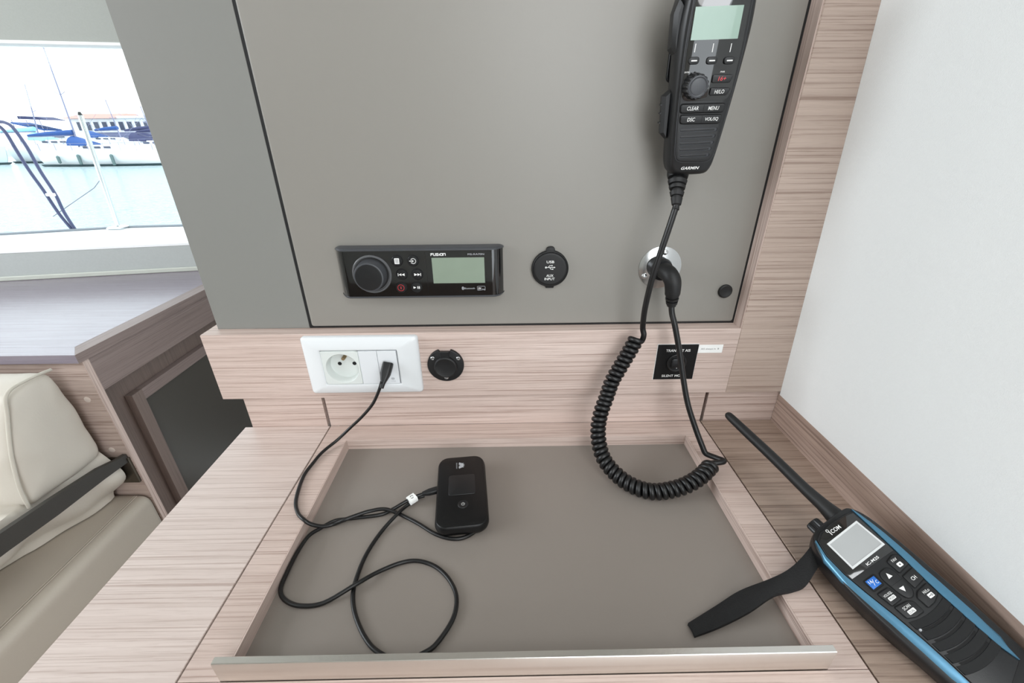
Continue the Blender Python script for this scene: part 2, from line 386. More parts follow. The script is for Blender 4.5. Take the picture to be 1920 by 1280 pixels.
# ================================================================ STEREO (flush marine head unit)
st = thing('stereo', 'black marine stereo with big round volume knob and sage green screen', 'stereo', (-.0995, 0, .183))
def swp(x):                              # bowed outline: straight middle, ends swept back to the panel
    d = max(0, -182 - x, x + 18); return 15.6 - 13.4 * min(1, d / 14.5) ** 2.2
xs = [-196.4 + .9 * i for i in range(17)] + [-180 + i * 16 for i in range(11)] + [-17.4 + .9 * i for i in range(16)]
def ends(x): return 2.2 * (max(0, -190 - x, x + 10) / 6.5) ** 2      # rounds the corners in plan
for lo, hi, sg in ((184.6, 186.9, 1), (240.3, 243.2, -1)):
    b = MB(W0); secs = []
    for x in xs:
        e = ends(x); o = lo + (e if sg > 0 else 0); t = hi - (e if sg < 0 else 0); c = swp(x) + .9
        if sg > 0: secs.append([(x, o, .2), (x, t, .2), (x, t, c), (x, o + 1.0, c), (x, o, c - 1.2)])
        else: secs.append([(x, o, .2), (x, t, .2), (x, t, c - 3), (x, t - .8, c - .6), (x, t - 1.4, c), (x, o, c)])
    b.loft(secs).build('bezel', grey_trim, st)
b = MB(W0)
b.loft([[(x, 186.8, swp(x)), (x, 240.4, swp(x)), (x, 240.4, .3), (x, 186.8, .3)] for x in xs[1:-1]])
b.build('fascia', blk_gloss, st)
kc = (-154.3, 213.6)
kn = MB(W0).lathe(kc, [(22.2, 14), (22.2, 16.4), (21.6, 17.0), (20.2, 17.0), (19.6, 16.2)], 56).build('knob_ring', grey_rim, st)
k2 = MB(W0).lathe((kc[0] + .2, kc[1] + .6), [(18.0, 15), (17.4, 22), (16.8, 29.0), (16.2, 30.2), (15.0, 30.6)], 56).build('volume_knob', grey_trim, st)
MB(W0).lathe((kc[0] + .2, kc[1] + .6), [(14.9, 30.2), (14.7, 30.9), (13.2, 31.1)], 48).build('knob_cap', blk, k2)
MB(W0).lathe((kc[0] + .2, kc[1] + .6), [(18.9, 15), (18.9, 18), (18.0, 18.5)], 48).build('knob_collar', dark_slot, kn)
btn = {'list': (-124.1, 229.0), 'source': (-106.2, 228.9), 'back': (-120.4, 213.3), 'next': (-102.7, 213.2), 'power': (-123.0, 197.7), 'play': (-105.2, 197.8)}
B = {}
for k, c in btn.items():
    MB(W0).lathe(c, [(6.7, 15), (6.7, 15.9), (6.3, 16.0)], 30).build('button_well', dark_slot, st)
    B[k] = MB(W0).lathe(c, [(5.9, 15), (5.9, 16.9), (5.5, 17.4), (4.5, 17.5)], 30).build('button', blk, st)
z = 17.56
x, y = btn['list']; x += .2
flat([rrect(x - 2.7, x + 2.7, y - 3.3, y + 3.3, .5, 2)], z, print_w, B['list'], W0, 'symbol')
flat([[(x - 1.9, y + d - .22), (x + 1.9, y + d - .22), (x + 1.9, y + d + .22), (x - 1.9, y + d + .22)] for d in (-2, -.7, .6, 1.9)], z + .08, blk, B['list'], W0, 'symbol_line')
x, y = btn['source']
flat(stroke(arc(x + .6, y, 2.9, -145, 145), .8) + stroke([(x - 3.6, y), (x + .2, y)], .8) + [[(x - .6, y - 1.5), (x + 1.4, y), (x - .6, y + 1.5)]], z, print_w, B['source'], W0, 'symbol')
x, y = btn['back']
flat([[(x - .3, y), (x + 3.4, y - 1.6), (x + 3.4, y + 1.6)], [(x - 3.4, y), (x - .3, y - 1.6), (x - .3, y + 1.6)], [(x - 4.3, y - 1.7), (x - 3.6, y - 1.7), (x - 3.6, y + 1.7), (x - 4.3, y + 1.7)]], z, print_w, B['back'], W0, 'symbol')
x, y = btn['next']
flat([[(x + .3, y), (x - 3.4, y + 1.6), (x - 3.4, y - 1.6)], [(x + 3.4, y), (x + .3, y + 1.6), (x + .3, y - 1.6)], [(x + 3.6, y - 1.7), (x + 4.3, y - 1.7), (x + 4.3, y + 1.7), (x + 3.6, y + 1.7)]], z, print_w, B['next'], W0, 'symbol')
x, y = btn['power']
flat(stroke(arc(x, y, 3.6, 0, 360, 28), .8) + stroke([(x, y - 1.3), (x, y + 1.3)], .9), z, print_red, B['power'], W0, 'symbol')
x, y = btn['play']
flat([[(x - 3.4, y - 1.5), (x - .2, y), (x - 3.4, y + 1.5)], [(x + 1.2, y - 1.5), (x + 2.2, y - 1.5), (x + 2.2, y + 1.5), (x + 1.2, y + 1.5)], [(x + 3, y - 1.5), (x + 4, y - 1.5), (x + 4, y + 1.5), (x + 3, y + 1.5)]], z, print_w, B['play'], W0, 'symbol')
MB(W0).box(-92.0, -91.7, 189, 238.4, 15, 15.72).build('fascia_joint', dark_slot, st)
MB(W0).box(-85.2, -25.9, 202.0, 231.9, 15, 15.85, .05).build('screen', lcd_green, st)
# stereo maker's lettering, drawn as strokes with squared letters
def squared(word, x0, y0, w, h, lw):
    G = {'F': [[(0, 0), (0, 1), (1, 1)], [(0, .5), (.85, .5)]], 'U': [[(0, 1), (0, 0), (1, 0), (1, 1)]], 'S': [[(1, 1), (0, 1), (0, .5), (1, .5), (1, 0), (0, 0)]],
         'I': [[(.5, 0), (.5, .8)]], 'O': [[(0, 0), (0, 1), (1, 1), (1, 0), (0, 0)]], 'N': [[(0, 0), (0, 1), (1, 1), (1, 0)]]}
    n = len(word); cw = w / (n - .55); out = []; cx = x0
    for ch in word:
        k = .35 if ch == 'I' else 1
        for P in G[ch]: out += stroke([(cx + p[0] * cw * .74 * k, y0 + p[1] * h) for p in P], lw)
        cx += cw * (.5 if ch == 'I' else 1)
    return out
flat(squared('FUSION', -85.6, 234.4, 16.9, 2.4, .75), 15.72, print_w, st, W0, 'maker_name')
text('MS-RA70N', -44.2, 234.5, 18.4, 2.0, 15.72, print_g, st, W0, 'model_name')
flat([rrect(-53, -50.6, 193.8, 197.6, 1.1, 4)], 15.7, print_g, st, W0, 'wireless_symbol')
flat(stroke([(-52.4, 194.9), (-51.2, 196.4), (-51.8, 197.1), (-51.8, 194.3), (-51.2, 195.0), (-52.4, 196.5)], .22), 15.78, blk, st, W0, 'wireless_symbol')
text('Bluetooth', -50.2, 194.5, 12.2, 2.0, 15.72, print_g, st, W0)
flat(stroke(rrect(-35, -26, 192.9, 197.9, 1, 3) + [(-26, 193.9)], .35), 15.72, print_g, st, W0, 'badge')
text('DV', -34, 194.0, 3.6, 2.4, 15.72, print_w, st, W0, slant=.2, bold=.02); text('Music', -30, 194.0, 3.4, 1.1, 15.72, print_g, st, W0)

# ================================================================ USB / AUX CAP
us = thing('usb_socket_cap', 'round black rubber cap marked USB and AUX INPUT beside the stereo', 'socket cap', (.050, 0, .191))
uc = (50.1, 214)
MB(W0).lathe(uc, [(21.6, .2), (21.6, 4.2), (21.0, 5.0), (20.2, 5.4), (19.6, 5.0)], 60).build('rim', blk_matte, us)
MB(W0).lathe(uc, [(19.5, 4.6), (19.4, 6.0), (18.8, 6.5), (17, 6.6)], 60).build('cap', blk_matte, us)
MB(W0).prism(chamfer_poly([(44.6, 231), (55.6, 231), (55, 240), (45.4, 240)], 4.5, 4), .2, 4.8, 1).build('pull_tab', blk_matte, us)
MB(W0).prism(chamfer_poly([(44.2, 196), (56, 196), (55, 190.4), (45.4, 190.4)], 1, 2), .2, 3.6, .6).build('hinge', blk_matte, us)
text('USB', 45.6, 221.6, 8.8, 3.0, 6.66, print_w, us, W0, bold=.01)
text('AUX', 45.6, 205.3, 8.4, 2.9, 6.66, print_w, us, W0, bold=.01); text('INPUT', 43.6, 201.3, 12.0, 2.9, 6.66, print_w, us, W0, bold=.01)
x, y = 49.6, 216.6
flat([circ(x - 4.6, y, 1.15, 12), [(x + 6.4, y), (x + 4.6, y - 1), (x + 4.6, y + 1)], circ(x + 2.4, y + 2.2, .75, 10), [(x + 2.6, y - 2.7), (x + 3.9, y - 2.7), (x + 3.9, y - 1.5), (x + 2.6, y - 1.5)]]
     + stroke([(x - 4.6, y), (x + 4.8, y)], .65) + stroke([(x - 2.2, y), (x - .4, y + 2.2), (x + 2.4, y + 2.2)], .6) + stroke([(x - .6, y), (x + 1.2, y - 2.1), (x + 3, y - 2.1)], .6), 6.66, print_w, us, W0, 'symbol')

# little black cap in the door corner
cp = tag(MB(W0).lathe((263.9, 183), [(8.4, .2), (8.4, 2.0), (7.6, 2.9), (6.8, 3.1), (6.2, 2.8)], 36).build('blanking_plug', blk_matte), 'small round black blanking plug in the lower corner of the large door', 'plug')

# ================================================================ WHITE MAINS OUTLET
so = thing('wall_outlet', 'white glossy mains outlet plate with round pin socket and charger module', 'outlet', (-.178, -.018, .064))
o_ = [(-248.2, 143.2), (-107.5, 143.2), (-107.5, 63.2), (-248.2, 63.2)][::-1]
fr = MB(WB); rings = []
R0 = rrect(-251.2, -110.0, 59.2, 138.6, 4, 6); IN = rrect(-228.8, -135.6, 75.2, 122.4, 1.0, 6)
def blend(t): return [(a[0] * (1 - t) + b_[0] * t, a[1] * (1 - t) + b_[1] * t) for a, b_ in zip(R0, IN)]
for t, c in ((0, .2), (0, 4.2), (.04, 5.6), (.10, 6.6), (.22, 7.4), (.45, 9.0), (.7, 9.9), (.9, 10.2), (.97, 10.0), (1, 9.2), (1, 7.0)): rings.append([(x, y, c) for x, y in blend(t)])
fr.loft(rings, cap1=False).build('frame', white_pl, so, smooth=50)
def module(x0, x1): return (x0, x1, 76.2, 121.4)
# earth-pin socket: square insert with a round well
sc = (-204.6, 98.3); N = 48
mi = MB(WB); sq = polar_rect(-228.0, -182.7, 76.0, 121.6, sc, N); cc_ = circ(sc[0], sc[1], 19.6, N); c2 = circ(sc[0], sc[1], 18.8, N)
def r3(P, c): return [(x, y, c) for x, y in P]
mi.loft([r3(sq, 6.5), r3(sq, 10.6), r3(inset(sq, .3), 11.0), r3(circ(sc[0], sc[1], 20.2, N), 11.0), r3(cc_, 10.4), r3(c2, 4), r3(circ(sc[0], sc[1], 18.2, N), .4)], cap0=False)
soc = mi.build('round_socket', white_well, so, smooth=40)
for hx in (-211.3, -193.0): MB(WB).lathe((hx, 99.8), [(2.5, .3), (2.5, .55)], 20).build('pin_hole', dark_slot, soc)
MB(WB).tube([(-202.9, 110.2, .4), (-202.9, 110.2, 8), (-202.9, 110.2, 9)], 2.3, 14, radii=[2.3, 2.3, 1.5]).build('earth_pin', brass, soc)
MB(WB).box(-182.3, -159.9, 76.0, 121.6, 6.5, 11.0, .4).build('blank_module', white_pl2, so)
um = MB(WB).box(-159.5, -136.4, 76.0, 121.6, 6.5, 11.0, .4).build('charger_module', white_pl2, so)
text('USB', -146.8, 78.6, 5.2, 2.0, 11.05, print_g, um, WB); flat([rrect(-146.6, -142.4, 81.6, 84.8, 1.2, 3)], 11.05, print_g, um, WB, 'symbol')

# ================================================================ ROUND BLACK 12V SOCKET
ps = thing('power_socket', 'round black lidded power socket with three screws on the wood rail', 'socket', (-.078, -.018, .074))
pc = (-78.8, 96.6); out = []
for i in range(72):
    a = math.radians(5 * i); r = 22.8
    d = abs(((5 * i - 90) + 180) % 360 - 180)
    if d < 16: r = 17.5
    elif d < 19: r = 21.5
    out.append((pc[0] + r * math.cos(a), pc[1] + r * math.sin(a)))
MB(WB).prism(out, .2, 4.0, 1.2, 3).build('flange', blk_matte, ps)
lidc = MB(WB).lathe((-78.6, 95.4), [(14.6, 3.8), (14.4, 6.6), (13.6, 7.6), (12.6, 7.9), (11.6, 7.4), (4, 7.2)], 44).build('spring_lid', blk_matte, ps)
MB(WB).box(-84.6, -72.8, 106, 117.0, 2.2, 6.8, .8).build('lid_hinge', blk, ps)
for q in ((-94.0, 107.2), (-62.4, 106.6), (-79.0, 79.6)):
    s_ = MB(WB).lathe(q, [(2.7, 3.8), (2.7, 4.4), (2.0, 5.1), (1.4, 5.1), (1.1, 4.6)], 18).build('screw', steel, ps)

# ================================================================ TRANSMIT SWITCH PLATE
sw = thing('switch_plate', 'square black engraved plate with TRANSMIT AIS and SILENT MODE switch', 'switch', (.211, -.018, .071))
MB(WB).box(185.9, 236.6, 70.8, 120.6, .1, 1.6, .3).build('plate', plate_blk, sw)
MB(WB).box(185.4, 237.0, 70.4, 121.0, .05, .9).build('plate_edge', print_w, sw)
kn = MB(WB).lathe((212, 95.4), [(12.4, 1.5), (12.4, 3.2), (11.4, 3.9), (10.0, 3.6), (9.2, 2.6)], 40).build('switch_bezel', blk_matte, sw)
MB(WB).prism(rrect(205, 219, 89, 102, 3, 4), 2.4, 5.0, 1.2).build('rocker', blk, sw)
text('TRANSMIT AIS', 196.6, 110.6, 30.4, 3.6, 1.64, print_w, sw, WB, bold=.012)
text('SILENT MODE', 196.2, 74.4, 30.4, 3.4, 1.64, print_w, sw, WB, bold=.012)
text('o', 214.0, 97.6, 2.4, 2.4, 5.08, print_w, sw, WB); text('I', 212.2, 88.0, .8, 3.2, 4.0, print_w, sw, WB)
lt = MB(WB).box(237.4, 267.6, 108.0, 119.2, .05, .35).build('paper_label', card)
tag(lt, 'small white printed sticker beside the black switch plate', 'sticker')
text('AIS always in  B', 240.4, 112.0, 22.6, 2.6, .40, mat('grey_ink', srgb(70, 72, 76), .6), lt, WB)

# ================================================================ VHF HANDSET ON ITS COILED CORD
HO = (.17602, -.05, .38514)
H = frame_xf(HO, (.99966, -.00364, .02592), (-.02618, -.13913, .98993), (0, -.99027, -.13917))
hs = thing('radio_handset', 'black marine radio handset with pale screen hanging above its coiled cord', 'handset', (.176, -.02, .30))
cx0 = 3.3
def body(hw, bot, top=96, rb=10):      # hw: half widths from the bottom up; closed outline
    lv = [(-52, hw[0]), (-27, hw[1]), (9, hw[2]), (46, hw[3]), (68, hw[4])]
    R = [(cx0 + w_, y_) for y_, w_ in lv] + [(cx0 + hw[4] - 3, top - 8), (cx0 + hw[4] - 12, top)]
    L = [(2 * cx0 - x_, y_) for x_, y_ in reversed(R)]
    base_ = [(cx0 - hw[0] + 2.2, bot + 5.5), (cx0 - hw[0] + 7.5, bot + .6), (cx0, bot), (cx0 + hw[0] - 7.5, bot + .6), (cx0 + hw[0] - 2.2, bot + 5.5)]
    return smooth_closed(base_ + R + L, 4)
bd = MB(H)
secs = [(-30, (15, 17, 19, 20, 20), -60), (-29, (18, 20, 22.5, 24, 23), -62), (-25, (21, 23, 26, 28, 27), -65), (-17, (23, 25.5, 28.6, 31, 29.5), -67.5),
        (-8, (22.8, 25.5, 28.4, 30.6, 29), -68.5), (-3.5, (21.8, 24.6, 27.3, 29.0, 28), -67.8), (-1, (20.8, 23.4, 26.0, 27.4, 26.6), -66), (0, (19.4, 22.2, 24.8, 26, 25.2), -63.5)]
bd.loft([[(x_, y_, c_) for x_, y_ in body(hw_, bt_, 96 - abs(c_ + 8) * .2)] for c_, hw_, bt_ in secs])
bod = bd.build('body', blk, hs, smooth=60)
# raised face plate with its grille slots cut in
fp_out = smooth_closed([(-8, -55.0), (3.3, -55.6), (17, -55.4), (22.2, -49.5), (25.0, -27), (27.0, 0), (28.2, 30), (27.0, 62), (24, 90), (-17, 90), (-20.8, 62), (-21.2, 30), (-19.3, 0), (-17.2, -27), (-14.2, -49.5)], 4)
fpm = MB(H).prism(fp_out, -1.5, .7, .7, 3); fpo = fpm.build('face_plate', blk, hs, smooth=40)
cut = MB(H)
for xa, xb, ya in ((-14.6, 20.6, -27.3), (-13.7, 20.2, -32.9), (-12.9, 19.8, -38.5), (-12.1, 18.9, -43.9), (-11.1, 18.1, -49.4)):
    cut.prism(rrect(xa, xb, ya - 1.6, ya + 1.5, 1.5, 4), -.9, 2.2)
co = cut.build('cutter', dark_slot, None, smooth=None)
md = fpo.modifiers.new('b', 'BOOLEAN'); md.object = co; md.operation = 'DIFFERENCE'; md.solver = 'EXACT'
co.data.transform(Matrix.Translation(-parent_loc(hs))); co.parent = hs
bpy.context.view_layer.update(); dg = bpy.context.evaluated_depsgraph_get()
nm = bpy.data.meshes.new_from_object(fpo.evaluated_get(dg)); fpo.modifiers.clear(); fpo.data = nm; bpy.data.objects.remove(co)
for xa, xb, ya in ((-14.6, 20.6, -27.3), (-13.7, 20.2, -32.9), (-12.9, 19.8, -38.5), (-12.1, 18.9, -43.9), (-11.1, 18.1, -49.4)):
    MB(H).prism(rrect(xa, xb, ya - 1.6, ya + 1.5, 1.5, 4), -.93, -.86).build('grille_slot', dark_slot, hs)
    MB(H).prism(rrect(xa + .9, xb - 2.4, ya - 1.0, ya + .55, .7, 3), -.88, .30, .3).build('grille_bar', blk, hs)
MB(H).prism(inset(fp_out, -.5), -2.0, .1, .3, 2).build('face_groove', grey_trim, hs)
gl = chamfer_poly([(-15.4, -3.5), (22, -3.9), (25.3, 1.5), (26.0, 34), (24.8, 66), (22.6, 86), (-17.4, 86), (-19.8, 66), (-20.0, 34), (-18.6, 2.2)], 3.2, 3)
gls = MB(H).prism(gl, .3, 1.3, .2, 2).build('display_glass', blk_gloss, hs)
MB(H).prism([(-18.6, 41.2), (20.9, 41.2), (20.3, 63.4), (-18.8, 63.4)], 1.2, 1.42).build('screen', lcd_pale, hs, label='pale green display')
flat([q for xx, yy in ((-13.6, 35.8), (1.5, 35.4), (16.7, 35.0)) for q in stroke([(xx, yy - 2.9), (xx, yy + 2.9)], .62)], 1.45, print_w, gls, H, 'marking')
for xx, yy in ((-13.1, 26.8), (2.3, 26.4), (17.5, 26.0)):
    k_ = MB(H).prism(rrect(xx - 4.5, xx + 4.5, yy - 2.8, yy + 2.8, 2.2, 4), .8, 2.9, .7).build('soft_key', blk_key, hs)
    flat([rrect(xx - 2.5, xx + 2.5, yy - .48, yy + .48, .2, 2)], 2.98, print_w, k_, H, 'marking')
text('ENTER', -19.2, 17.9, 4.4, 1.2, 1.42, print_w, gls, H, slant=.15, bold=.01); text('PWR', 12.0, 17.3, 3.9, 1.2, 1.42, print_w, gls, H, slant=.15, bold=.01)
kb = MB(H)
KX, KY = -9.0, 7.9
def scallop(r, c): return [((KX + (r + .4 * math.cos(16 * a)) * math.cos(a)), KY + (r + .4 * math.cos(16 * a)) * math.sin(a), c) for a in [2 * math.pi * i / 96 for i in range(96)]]
kb.loft([scallop(10.0, .8), scallop(9.9, 6), scallop(9.4, 10.4), scallop(8.9, 11.0)]); kno = kb.build('rotary_knob', blk, hs)
MB(H).lathe((KX, KY), [(8.6, 10.8), (8.4, 11.7), (7.6, 11.9), (6.9, 11.4), (6.6, 11.4)], 44).build('knob_rim', grey_trim, kno)
MB(H).lathe((KX, KY), [(6.4, 11.0), (6.3, 11.9), (5.2, 12.1)], 40).build('knob_cap', grey_trim, kno)
def key(P, s, tx, ty, tw, th, m=print_w, c=2.7, sl=.12):
    k_ = MB(H).prism(chamfer_poly(P, 1.6, 3), .5, c - .1, .6).build('key', blk_key, hs)
    if s: text(s, tx, ty, tw, th, c - .03, m, k_, H, slant=sl, bold=.008)
key([(5.9, 9.8), (22.2, 9.6), (24.0, 15.6), (5.9, 16.2)], '16+', 11.0, 11.3, 6.9, 3.3, print_red)
key([(6.0, .2), (21.6, 0), (24.2, 5.8), (6.0, 6.3)], 'HI/LO', 10.0, 1.6, 8.6, 3.0)
for P_, tA, bA, jx in (([(-17.0, -12.9), (21.9, -13.2), (22.5, -6.4), (-17.4, -5.9)], ('CLEAR', -11.8, -10.9, 10.4, 3.1), ('MENU', 7.4, -11.2, 9.6, 3.1), 3.2),
                       ([(-15.4, -21.7), (20.8, -22.2), (21.6, -15.3), (-16.4, -14.7)], ('DSC', -9.8, -19.9, 7.0, 3.1), ('VOL/SQ', 6.4, -20.2, 12.0, 3.2), 3.3)):
    MB(H).prism(inset(chamfer_poly(P_, 2.2, 4), -.7), .5, .82).build('key_gap', dark_slot, hs)
    k_ = MB(H).prism(chamfer_poly(P_, 2.2, 4), .5, 2.6, .6).build('key_pair', blk_key, hs)
    y_ = (P_[0][1] + P_[2][1]) / 2
    MB(H).box(jx - .15, jx + .15, y_ - 3.2, y_ + 3.1, 2.4, 2.66).build('key_joint', dark_slot, k_)
    for t_ in (tA, bA): text(t_[0], t_[1], t_[2], t_[3], t_[4], 2.68, print_w, k_, H, slant=.12, bold=.008)
text('GARMIN', -6.4, -62.4, 17.6, 2.7, .06, print_w, hs, H, 'maker_name', slant=.3, bold=.02)
# side keys standing off the near flank
MB(H).loft([[(x_, y_, c_) for x_, y_ in P] for P, c_ in (([(-27, 34), (-25, 34), (-23.5, 66), (-28, 72), (-29.5, 62)], -24), ([(-30.8, 35), (-26, 30), (-25, 66), (-29, 71), (-32.6, 60)], -18), ([(-30.8, 37), (-26, 31), (-25, 66), (-29, 70), (-32.2, 60)], -10), ([(-28, 40), (-26, 33), (-25, 64), (-27.5, 67), (-29, 60)], -7))]).build('push_to_talk_key', blk_key, hs, smooth=30)
sk_ = MB(H).loft([[(x_, y_, c_) for x_, y_ in P] for P, c_ in (([(-24, -34), (-22, -34), (-24, 2), (-27, 0)], -22), ([(-28.5, -31), (-23, -36), (-25, 5), (-31.5, 0)], -16), ([(-28.5, -31), (-23, -36), (-25, 5), (-31.5, 0)], -12), ([(-26, -30), (-23, -34), (-25, 3), (-28.5, 0)], -9))]).build('side_grip', blk_key, hs, smooth=30)
for yy in (-22, -14, -7): MB(H).tube([(-30.2 - (yy + 22) * .06, yy, -16.5), (-30.2 - (yy + 22) * .06, yy, -11.5)], .8, 8).build('grip_rib', blk_key, sk_)
MB(H).lathe((3.3, 38), [(9, -42), (9, -37), (6, -36), (6, -29)], 28).build('hanger_stud', blk, hs)
hk = thing('handset_holder', 'black wall clip the radio handset hangs on, mostly hidden behind it', 'holder', (.178, 0, .40))
MB(W0).prism(rrect(158, 198, 400, 452, 5, 4), .2, 3.2, .8).build('base_plate', blk, hk)
# strain relief boot
p0 = H((-3.7, -66, -14)); p1 = Vector((.1697, -.048, .2906)); ax = (p1 - p0); L_ = ax.length; ax.normalize()
side = Vector((1, 0, 0)); side = (side - ax * side.dot(ax)).normalized(); nn = ax.cross(side)
def bsec(t, wx, wy): c_ = p0 + ax * (L_ * t); return [c_ + side * (wx * math.cos(a) / 1000) * 1 + nn * (wy * math.sin(a) / 1000) for a in [2 * math.pi * i / 20 for i in range(20)]]
bt = MB()
bt.loft([bsec(t, w_, w_ * .8) for t, w_ in ((-.05, 10.6), (.14, 10.6), (.22, 9.8), (.23, 6.2), (.30, 6.2), (.31, 9.6), (.41, 8.6), (.42, 6.4), (.46, 6.4), (.47, 8.3), (.54, 7.6), (.55, 5.0), (.62, 5.0), (.63, 7.2), (.74, 6.2), (.75, 4.6), (.79, 4.6), (.80, 5.8), (.98, 4.6), (1.0, 3.2), (1.12, 3.0))])
bt.build('strain_relief', blk_matte, hs, smooth=30)
# cord: straight run, coils, straight run to the elbow plug
run1 = cr([(.1697, -.048, .2906), (.1652, -.05, .2701), (.16, -.05, .2428), (.1557, -.048, .2133), (.1542, -.044, .1809), (.1558, -.040, .156), (.1590, -.0365, .1405)], 8)
axis = cr([(.1521, -.036, .138), (.143, -.040, .1203), (.1331, -.045, .1029), (.1244, -.050, .0874), (.1176, -.0560, .0670), (.1112, -.0638, .052), (.1078, -.0711, .038), (.1071, -.0801, .026), (.1088, -.0907, .0155), (.1134, -.1012, .0075),
           (.1228, -.1131, .001), (.1336, -.1235, -.0025), (.1482, -.1333, -.0035), (.1639, -.1368, -.0035), (.1827, -.1358, -.001), (.1993, -.1334, .004), (.2162, -.1261, .0095), (.2320, -.1139, .0135)], 30)
run2 = cr([(.2465, -.1105, .0130), (.2420, -.099, .0085), (.2350, -.092, .0105), (.2313, -.087, .018), (.2238, -.077, .0368), (.2139, -.066, .0647), (.2067, -.057, .0948), (.1995, -.05, .1268), (.1915, -.044, .1569), (.1880, -.0385, .1700), (.1866, -.0362, .1800)], 8)
cum = [0]
for a_, b_ in zip(axis, axis[1:]): cum.append(cum[-1] + (b_ - a_).length)
TURNS = 46; PER = 22; M_ = TURNS * PER; RC = .0063; helix = []
nrm = Vector((0, -1, 0)); j = 0
for i in range(M_ + 1):
    sL = cum[-1] * i / M_
    while j < len(cum) - 2 and cum[j + 1] < sL: j += 1
    t = (sL - cum[j]) / (cum[j + 1] - cum[j]); P_ = axis[j].lerp(axis[j + 1], t); T_ = (axis[min(j + 2, len(axis) - 1)] - axis[max(j - 1, 0)]).normalized()
    nrm = (nrm - T_ * nrm.dot(T_)).normalized(); bn = T_.cross(nrm); a = 2 * math.pi * i / PER + 4.6
    helix.append(P_ + (nrm * math.cos(a) + bn * math.sin(a)) * RC)
head = cr([run1[-14], run1[-8], (.1585, -.0400, .1440), helix[2], helix[6]], 8)[8:25]
tail = cr([helix[-7], helix[-3], (.2482, -.1085, .0128), (.2440, -.1005, .0110), run2[16], run2[22]], 8)[8:33]
path = run1[:-7] + head + helix[3:-3] + tail + run2[17:]
cord = MB().tube(path, .0033, 10).build('coiled_cord', blk_cord, hs, smooth=60)
# elbow plug
el = cr([(.1770, -.0035, .2145), (.1785, -.0180, .2150), (.1810, -.0290, .2138), (.1838, -.0348, .2078), (.1850, -.0362, .2000), (.1856, -.0362, .1925)], 6)
rad = [.0094 - .0012 * max(0, (i - 16) / 14) for i in range(len(el))]
ep = MB().tube(el, .0095, 20, radii=rad).build('elbow_plug', blk_matte, hs, smooth=60)
MB().tube([(.1766, -.0022, .2150), (.1777, -.0125, .2146)], .0132, 28, radii=[.0128, .0128]).build('coupling_nut', blk, hs)
MB().tube([(.1777, -.0125, .2146), (.1783, -.0175, .2142)], .0116, 28, radii=[.0132, .0118]).build('coupling_collar', blk, hs)
c0, c1 = Vector((.1856, -.0362, .1930)), Vector((.1868, -.0360, .1785))
for t0, t1, r_ in ((0, .2, .0076), (.2, .34, .0056), (.34, .52, .0072), (.52, .62, .0050), (.62, .82, .0064), (.82, 1, .0052)):
    MB().tube([c0.lerp(c1, t0), c0.lerp(c1, t1)], r_, 18, radii=[r_ * 1.02, r_ * .96]).build('boot_ring', blk_matte, hs)
fl = thing('connector_plate', 'round shiny steel plate behind the handset cord elbow plug', 'plate', (.180, 0, .189))
MB(W0).lathe((180.2, 213.2), [(25.2, .1), (25.2, .9), (24.8, 1.2)], 64).build('plate', steel, fl)
for q in ((183.6, 231.6), (162.8, 203.2), (197.6, 204.0)):
    s_ = MB(W0).lathe(q, [(3.3, 1.1), (3.2, 1.9), (2.2, 2.8), (1.4, 2.9), (.9, 2.1)], 20).build('screw', steel, fl)

# ================================================================ POCKET WIFI ROUTER AND ITS CABLE
RO = (-54.0, -133.5)
rt = thing('pocket_router', 'black rounded pocket wifi router lying in the grey tray', 'router', (RO[0] / 1000, RO[1] / 1000, -.014))
ang = math.radians(5.6); HX = desk_xf(-.014, ang, RO)
def rr(w, h, r): return rrect(-w / 2, w / 2, -h / 2, h / 2, r, 7)
g = MB(HX); g.loft([[(x_, y_, c_) for x_, y_ in rr(w_, h_, r_)] for c_, w_, h_, r_ in ((.2, 46, 92, 9), (2, 51, 97, 11), (6, 54.5, 102, 12), (10, 56, 104.5, 12.5), (14, 55, 104, 12.5), (16.2, 53.4, 102.6, 12), (17, 51.4, 100.6, 11))])
g.build('case', mat('router_case', srgb(9, 9, 10), .42, spec=.35, noise=300, var=.25, bump=(900, .2, .0002)), rt, smooth=50)
MB(HX).prism(rr(52.2, 101.4, 11.4), 16.2, 17.35, .3, 2).build('top_shell', mat('router_top', srgb(7, 7, 8), .42, spec=.35, noise=120, var=.3), rt)
sd = MB(HX).prism(rrect(-14.5, 15.5, -10, 20, 3, 4), 17.0, 17.9, .5, 3).build('display_window', MATS['black_plastic'], rt)
bt_ = MB(HX).lathe((1.5, -23.5), [(5.6, 17), (5.6, 17.6), (5.0, 18.0), (4.4, 17.9)], 28).build('power_button', blk, rt)
flat(stroke(arc(1.5, -23.5, 1.7, 130, 410, 18), .45) + stroke([(1.5, -23.5), (1.5, -21.4)], .45), 17.98, print_w, bt_, HX, 'symbol')
petals = []                               # fan of eight petals, turned sideways
for a_ in (-78, -55, -32, -10, 10, 32, 55, 78):
    d_ = Vector((math.cos(math.radians(a_)), math.sin(math.radians(a_)))); n_ = Vector((-d_.y, d_.x)); o2 = Vector((-3.0, 36.0))
    r1 = 7.0 if abs(a_) < 40 else 5.6
    petals.append([tuple(o2 + d_ * .8), tuple(o2 + d_ * r1 * .7 - n_ * .95), tuple(o2 + d_ * r1), tuple(o2 + d_ * r1 * .7 + n_ * .95)])
flat(petals, 17.4, print_g, rt, HX, 'emblem')
text('HUAWEI', -4.8, 31.2, 9.6, 1.5, 17.4, print_g, rt, HX, 'maker_name', rot=math.pi / 2)

